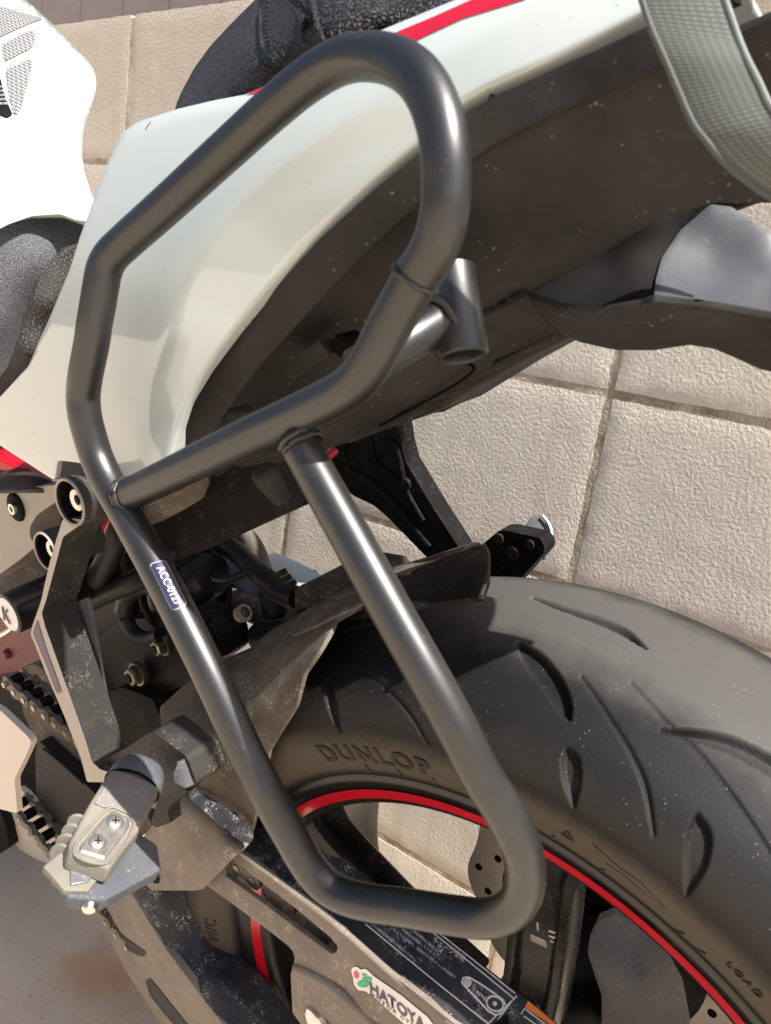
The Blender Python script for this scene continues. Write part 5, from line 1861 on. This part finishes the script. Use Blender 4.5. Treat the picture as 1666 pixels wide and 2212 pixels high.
tube("reservoir_clamp", [(-20, 1385, -.135), (15, 1365, -.130), (33, 1352, -.126), (37, 1356, -.126), (48, 1348, -.120), (60, 1338, -.112), (72, 1332, -.105)], .0022, M['chrome'], resv, n=5, seg=8)
heel = plate("heel_plate", [(-60, 1500), (0, 1534), (60, 1591), (68, 1603), (61, 1622), (31, 1684), (37, 1752), (36, 1757), (0, 1748), (-60, 1740)], -.150, .005, M['cream'], bike, 6, .002)
pipe = patch("exhaust_cover", [(3, 1745), (40, 1700), (80, 1740), (130, 1810), (165, 1870), (150, 1885), (112, 1870), (77, 1856), (40, 1834), (20, 1811), (10, 1780)],
             [(3, 1745, -.055), (20, 1811, -.055), (77, 1856, -.05), (150, 1885, -.045), (80, 1770, -.068), (130, 1830, -.06)], M['cream'], bike, .006, 12, rnd=8, smooth=80)
plate("shift_pedal", [(-40, 1750), (0, 1752), (14, 1790), (18, 1830), (0, 1845), (-40, 1850)], -.07, .015, M['black'], bike, 5, .002)

# ------------------------------------------------------------------ shock absorber, hoses, nuts
sh0, sh1 = B(455, 1245, -.01), B(300, 1345, -.01)
sh_ax = (sh1 - sh0)
shock = lathe("shock_absorber", [(0, -.03), (.017, -.03), (.019, -.024), (.019, .0), (.030, .001), (.032, .003), (.032, .008), (.030, .010), (.024, .011), (.024, .05), (0, .06)], B(420, 1262, -.005), sh_ax, M['rubber'], bike, seg=48)
for k in range(3):
    cc_ = B(425 - 22 * k, 1262 + 14 * k, -.01)
    a_, u_, w_ = frame_from(sh_ax)
    vv, ff = sweep([cc_ + (u_ * math.cos(t) + w_ * math.sin(t)) * .030 + a_ * .004 * math.sin(t) for t in [2 * math.pi * i / 40 for i in range(40)]], .0032, 10, closed=True)
    link("shock_spring", mesh_from(vv, ff), M['dark'], shock, 60)
tube("shock_mount_ring", [(268, 1320, -.055), (276, 1288, -.055), (300, 1268, -.055), (330, 1265, -.052), (352, 1280, -.050)], .0075, M['rubber'], shock, n=8)
tube("shock_mount_ring", [(272, 1338, -.052), (290, 1368, -.052), (320, 1380, -.050), (346, 1372, -.048)], .0062, M['rubber'], shock, n=8)
lathe("linkage_bush", [(0, 0), (.009, 0), (.013, .002), (.013, .036), (.021, .037), (.021, .043), (.010, .044), (.010, .05), (0, .05)], B(405, 1385, -.045), B(520, 1335, -.045) - B(405, 1385, -.045), M['black'], bike, seg=40)
lathe("linkage_bolt", [(0, 0), (.006, 0), (.0065, .006), (.004, .007)], B(519, 1328, -.045), B(520, 1320, -.05) - B(470, 1345, -.05), M['hose_dust'], bike, seg=20)


def nut(px, py, y, r, parent):
    c_ = B(px, py, y)
    o_ = lathe("hex_nut", [(0, -.009), (r * .62, -.009), (r * .9, -.008), (r, -.006), (r, 0)], c_, YAX, M['brass'], parent, seg=6, smooth=20)
    lathe("nut_flange", [(r, -.0015), (r * 1.25, -.0015), (r * 1.3, .001), (r * 1.3, .003)], c_, YAX, M['brass'], parent, seg=32)
    lathe("stud_end", [(0, -.0102), (r * .5, -.0102), (r * .55, -.0085)], c_, YAX, M['dark'], parent, seg=20)
    return o_


rocker = plate("linkage_plate", [(200, 1390), (260, 1340), (400, 1330), (470, 1370), (480, 1420), (400, 1480), (330, 1510), (250, 1490), (205, 1450)], -.038, .03, M['dark'], bike, 12, .004)
nut(297, 1456, -.046, .0085, rocker)
nut(353, 1394, -.046, .0070, rocker)
patch("linkage_red_part", [(290, 1360), (330, 1372), (345, 1380), (310, 1392), (280, 1382)], [(290, 1360, -.05), (345, 1380, -.05), (310, 1392, -.05)], M['red'], rocker, .003, 10)
tube("hose", [(300, 1060, -.075), (272, 1110, -.085), (258, 1150, -.09), (236, 1200, -.09), (215, 1240, -.088), (190, 1270, -.08)], .0085, M['rubber'], bike, n=8)
tube("hose", [(190, 1300, -.085), (235, 1278, -.082), (300, 1250, -.075), (350, 1220, -.06), (380, 1190, -.05)], .0085, M['rubber'], bike, n=8)
tube("brake_hose", [(480, 1170, .02), (508, 1190, .015), (545, 1225, .0), (575, 1250, -.005), (600, 1275, -.005), (640, 1290, -.005)], .0085, M['rubber'], bike, n=8)
tube("hose", [(500, 1150, .04), (530, 1160, .04), (552, 1190, .04), (566, 1230, .04), (590, 1290, .04)], .0085, M['hose_dust'], bike, n=8)
tube("cable", [(462, 1248, -.03), (490, 1252, -.028), (515, 1244, -.022), (540, 1232, -.015)], .0032, M['rubber'], bike, n=8, seg=12)
tube("damper_body", [(536, 1240, .05), (548, 1265, .048), (558, 1300, .046)], .0165, M['grey_paint'], bike, n=6, seg=24)
lathe("damper_eye", [(0, 0), (.008, 0), (.009, .003), (.009, .03), (0, .03)], B(500, 1228, .03), B(530, 1222, .05) - B(500, 1228, .03), M['grey_paint'], bike, seg=28)
lathe("rubber_cap", [(0, 0), (.008, 0), (.0095, .002), (.0105, .022), (0, .022)], B(584, 1272, .01), B(590, 1300, .01) - B(584, 1272, .01), M['rubber'], bike, seg=28)
tube("cross_brace", [(440, 1268, .03), (520, 1305, .025), (600, 1335, .02), (680, 1350, .015)], .0115, M['hose_dust'], bike, n=6)
tube("axle_link", [(560, 1375, -.01), (600, 1372, -.012), (640, 1368, -.012)], .011, M['rubber'], bike, n=5)
patch("side_fairing", [(575, 1200), (590, 1192), (612, 1200), (660, 1222), (705, 1250), (690, 1262), (640, 1270), (600, 1250), (580, 1220)], [(575, 1200, .13), (660, 1222, .13), (705, 1250, .12), (600, 1250, .11)], M['white'], bike, .004, 12, rnd=3)
for k in range(3):
    plate("cable_tie", [(592 + 10 * k, 1238 + 12 * k), (604 + 10 * k, 1232 + 12 * k), (611 + 10 * k, 1244 + 12 * k), (599 + 10 * k, 1250 + 12 * k)], -.014, .006, M['dark'], bike, 2, .0006)
me = boxmesh((-0.585, 0.06, 0.60), Vector((1, 0, 0)), Vector((0, 1, 0)), Vector((0, 0, 1)), .30, .15, .40)
bevel(link("sun_block_box", me, M['dark'], bike), .012, 3)  # plain box added inside the frame to block sun and darken the gaps
plate("engine_case", [(-80, 1430), (60, 1400), (140, 1480), (190, 1640), (150, 1780), (60, 1790), (-80, 1740)], .015, .06, M['dark'], bike, 12, .006)
# deep black bulk added under the seat to block sun and close the view
plate("underseat_blocker", [(150, 1140), (300, 1060), (420, 1150), (480, 1200), (440, 1250), (300, 1420), (180, 1450), (110, 1400), (100, 1250)], .055, .05, M['hole'], bike, 10, .004)

# bright plates standing in for light through gaps by the hub
for q in ([(1145, 2017), (1179, 2032), (1182, 2049), (1147, 2032)], [(1158, 1994), (1163, 1992), (1164, 2008), (1161, 2012)], [(1185, 2009), (1200, 2014), (1199, 2018), (1185, 2013)], [(1186, 2020), (1199, 2025), (1198, 2029), (1186, 2024)], [(1188, 2031), (1196, 2034), (1195, 2038), (1188, 2035)]):
    plate("hub_light_spot", q, -.0665, .0010, M['steel'], bike, 1, .0002)
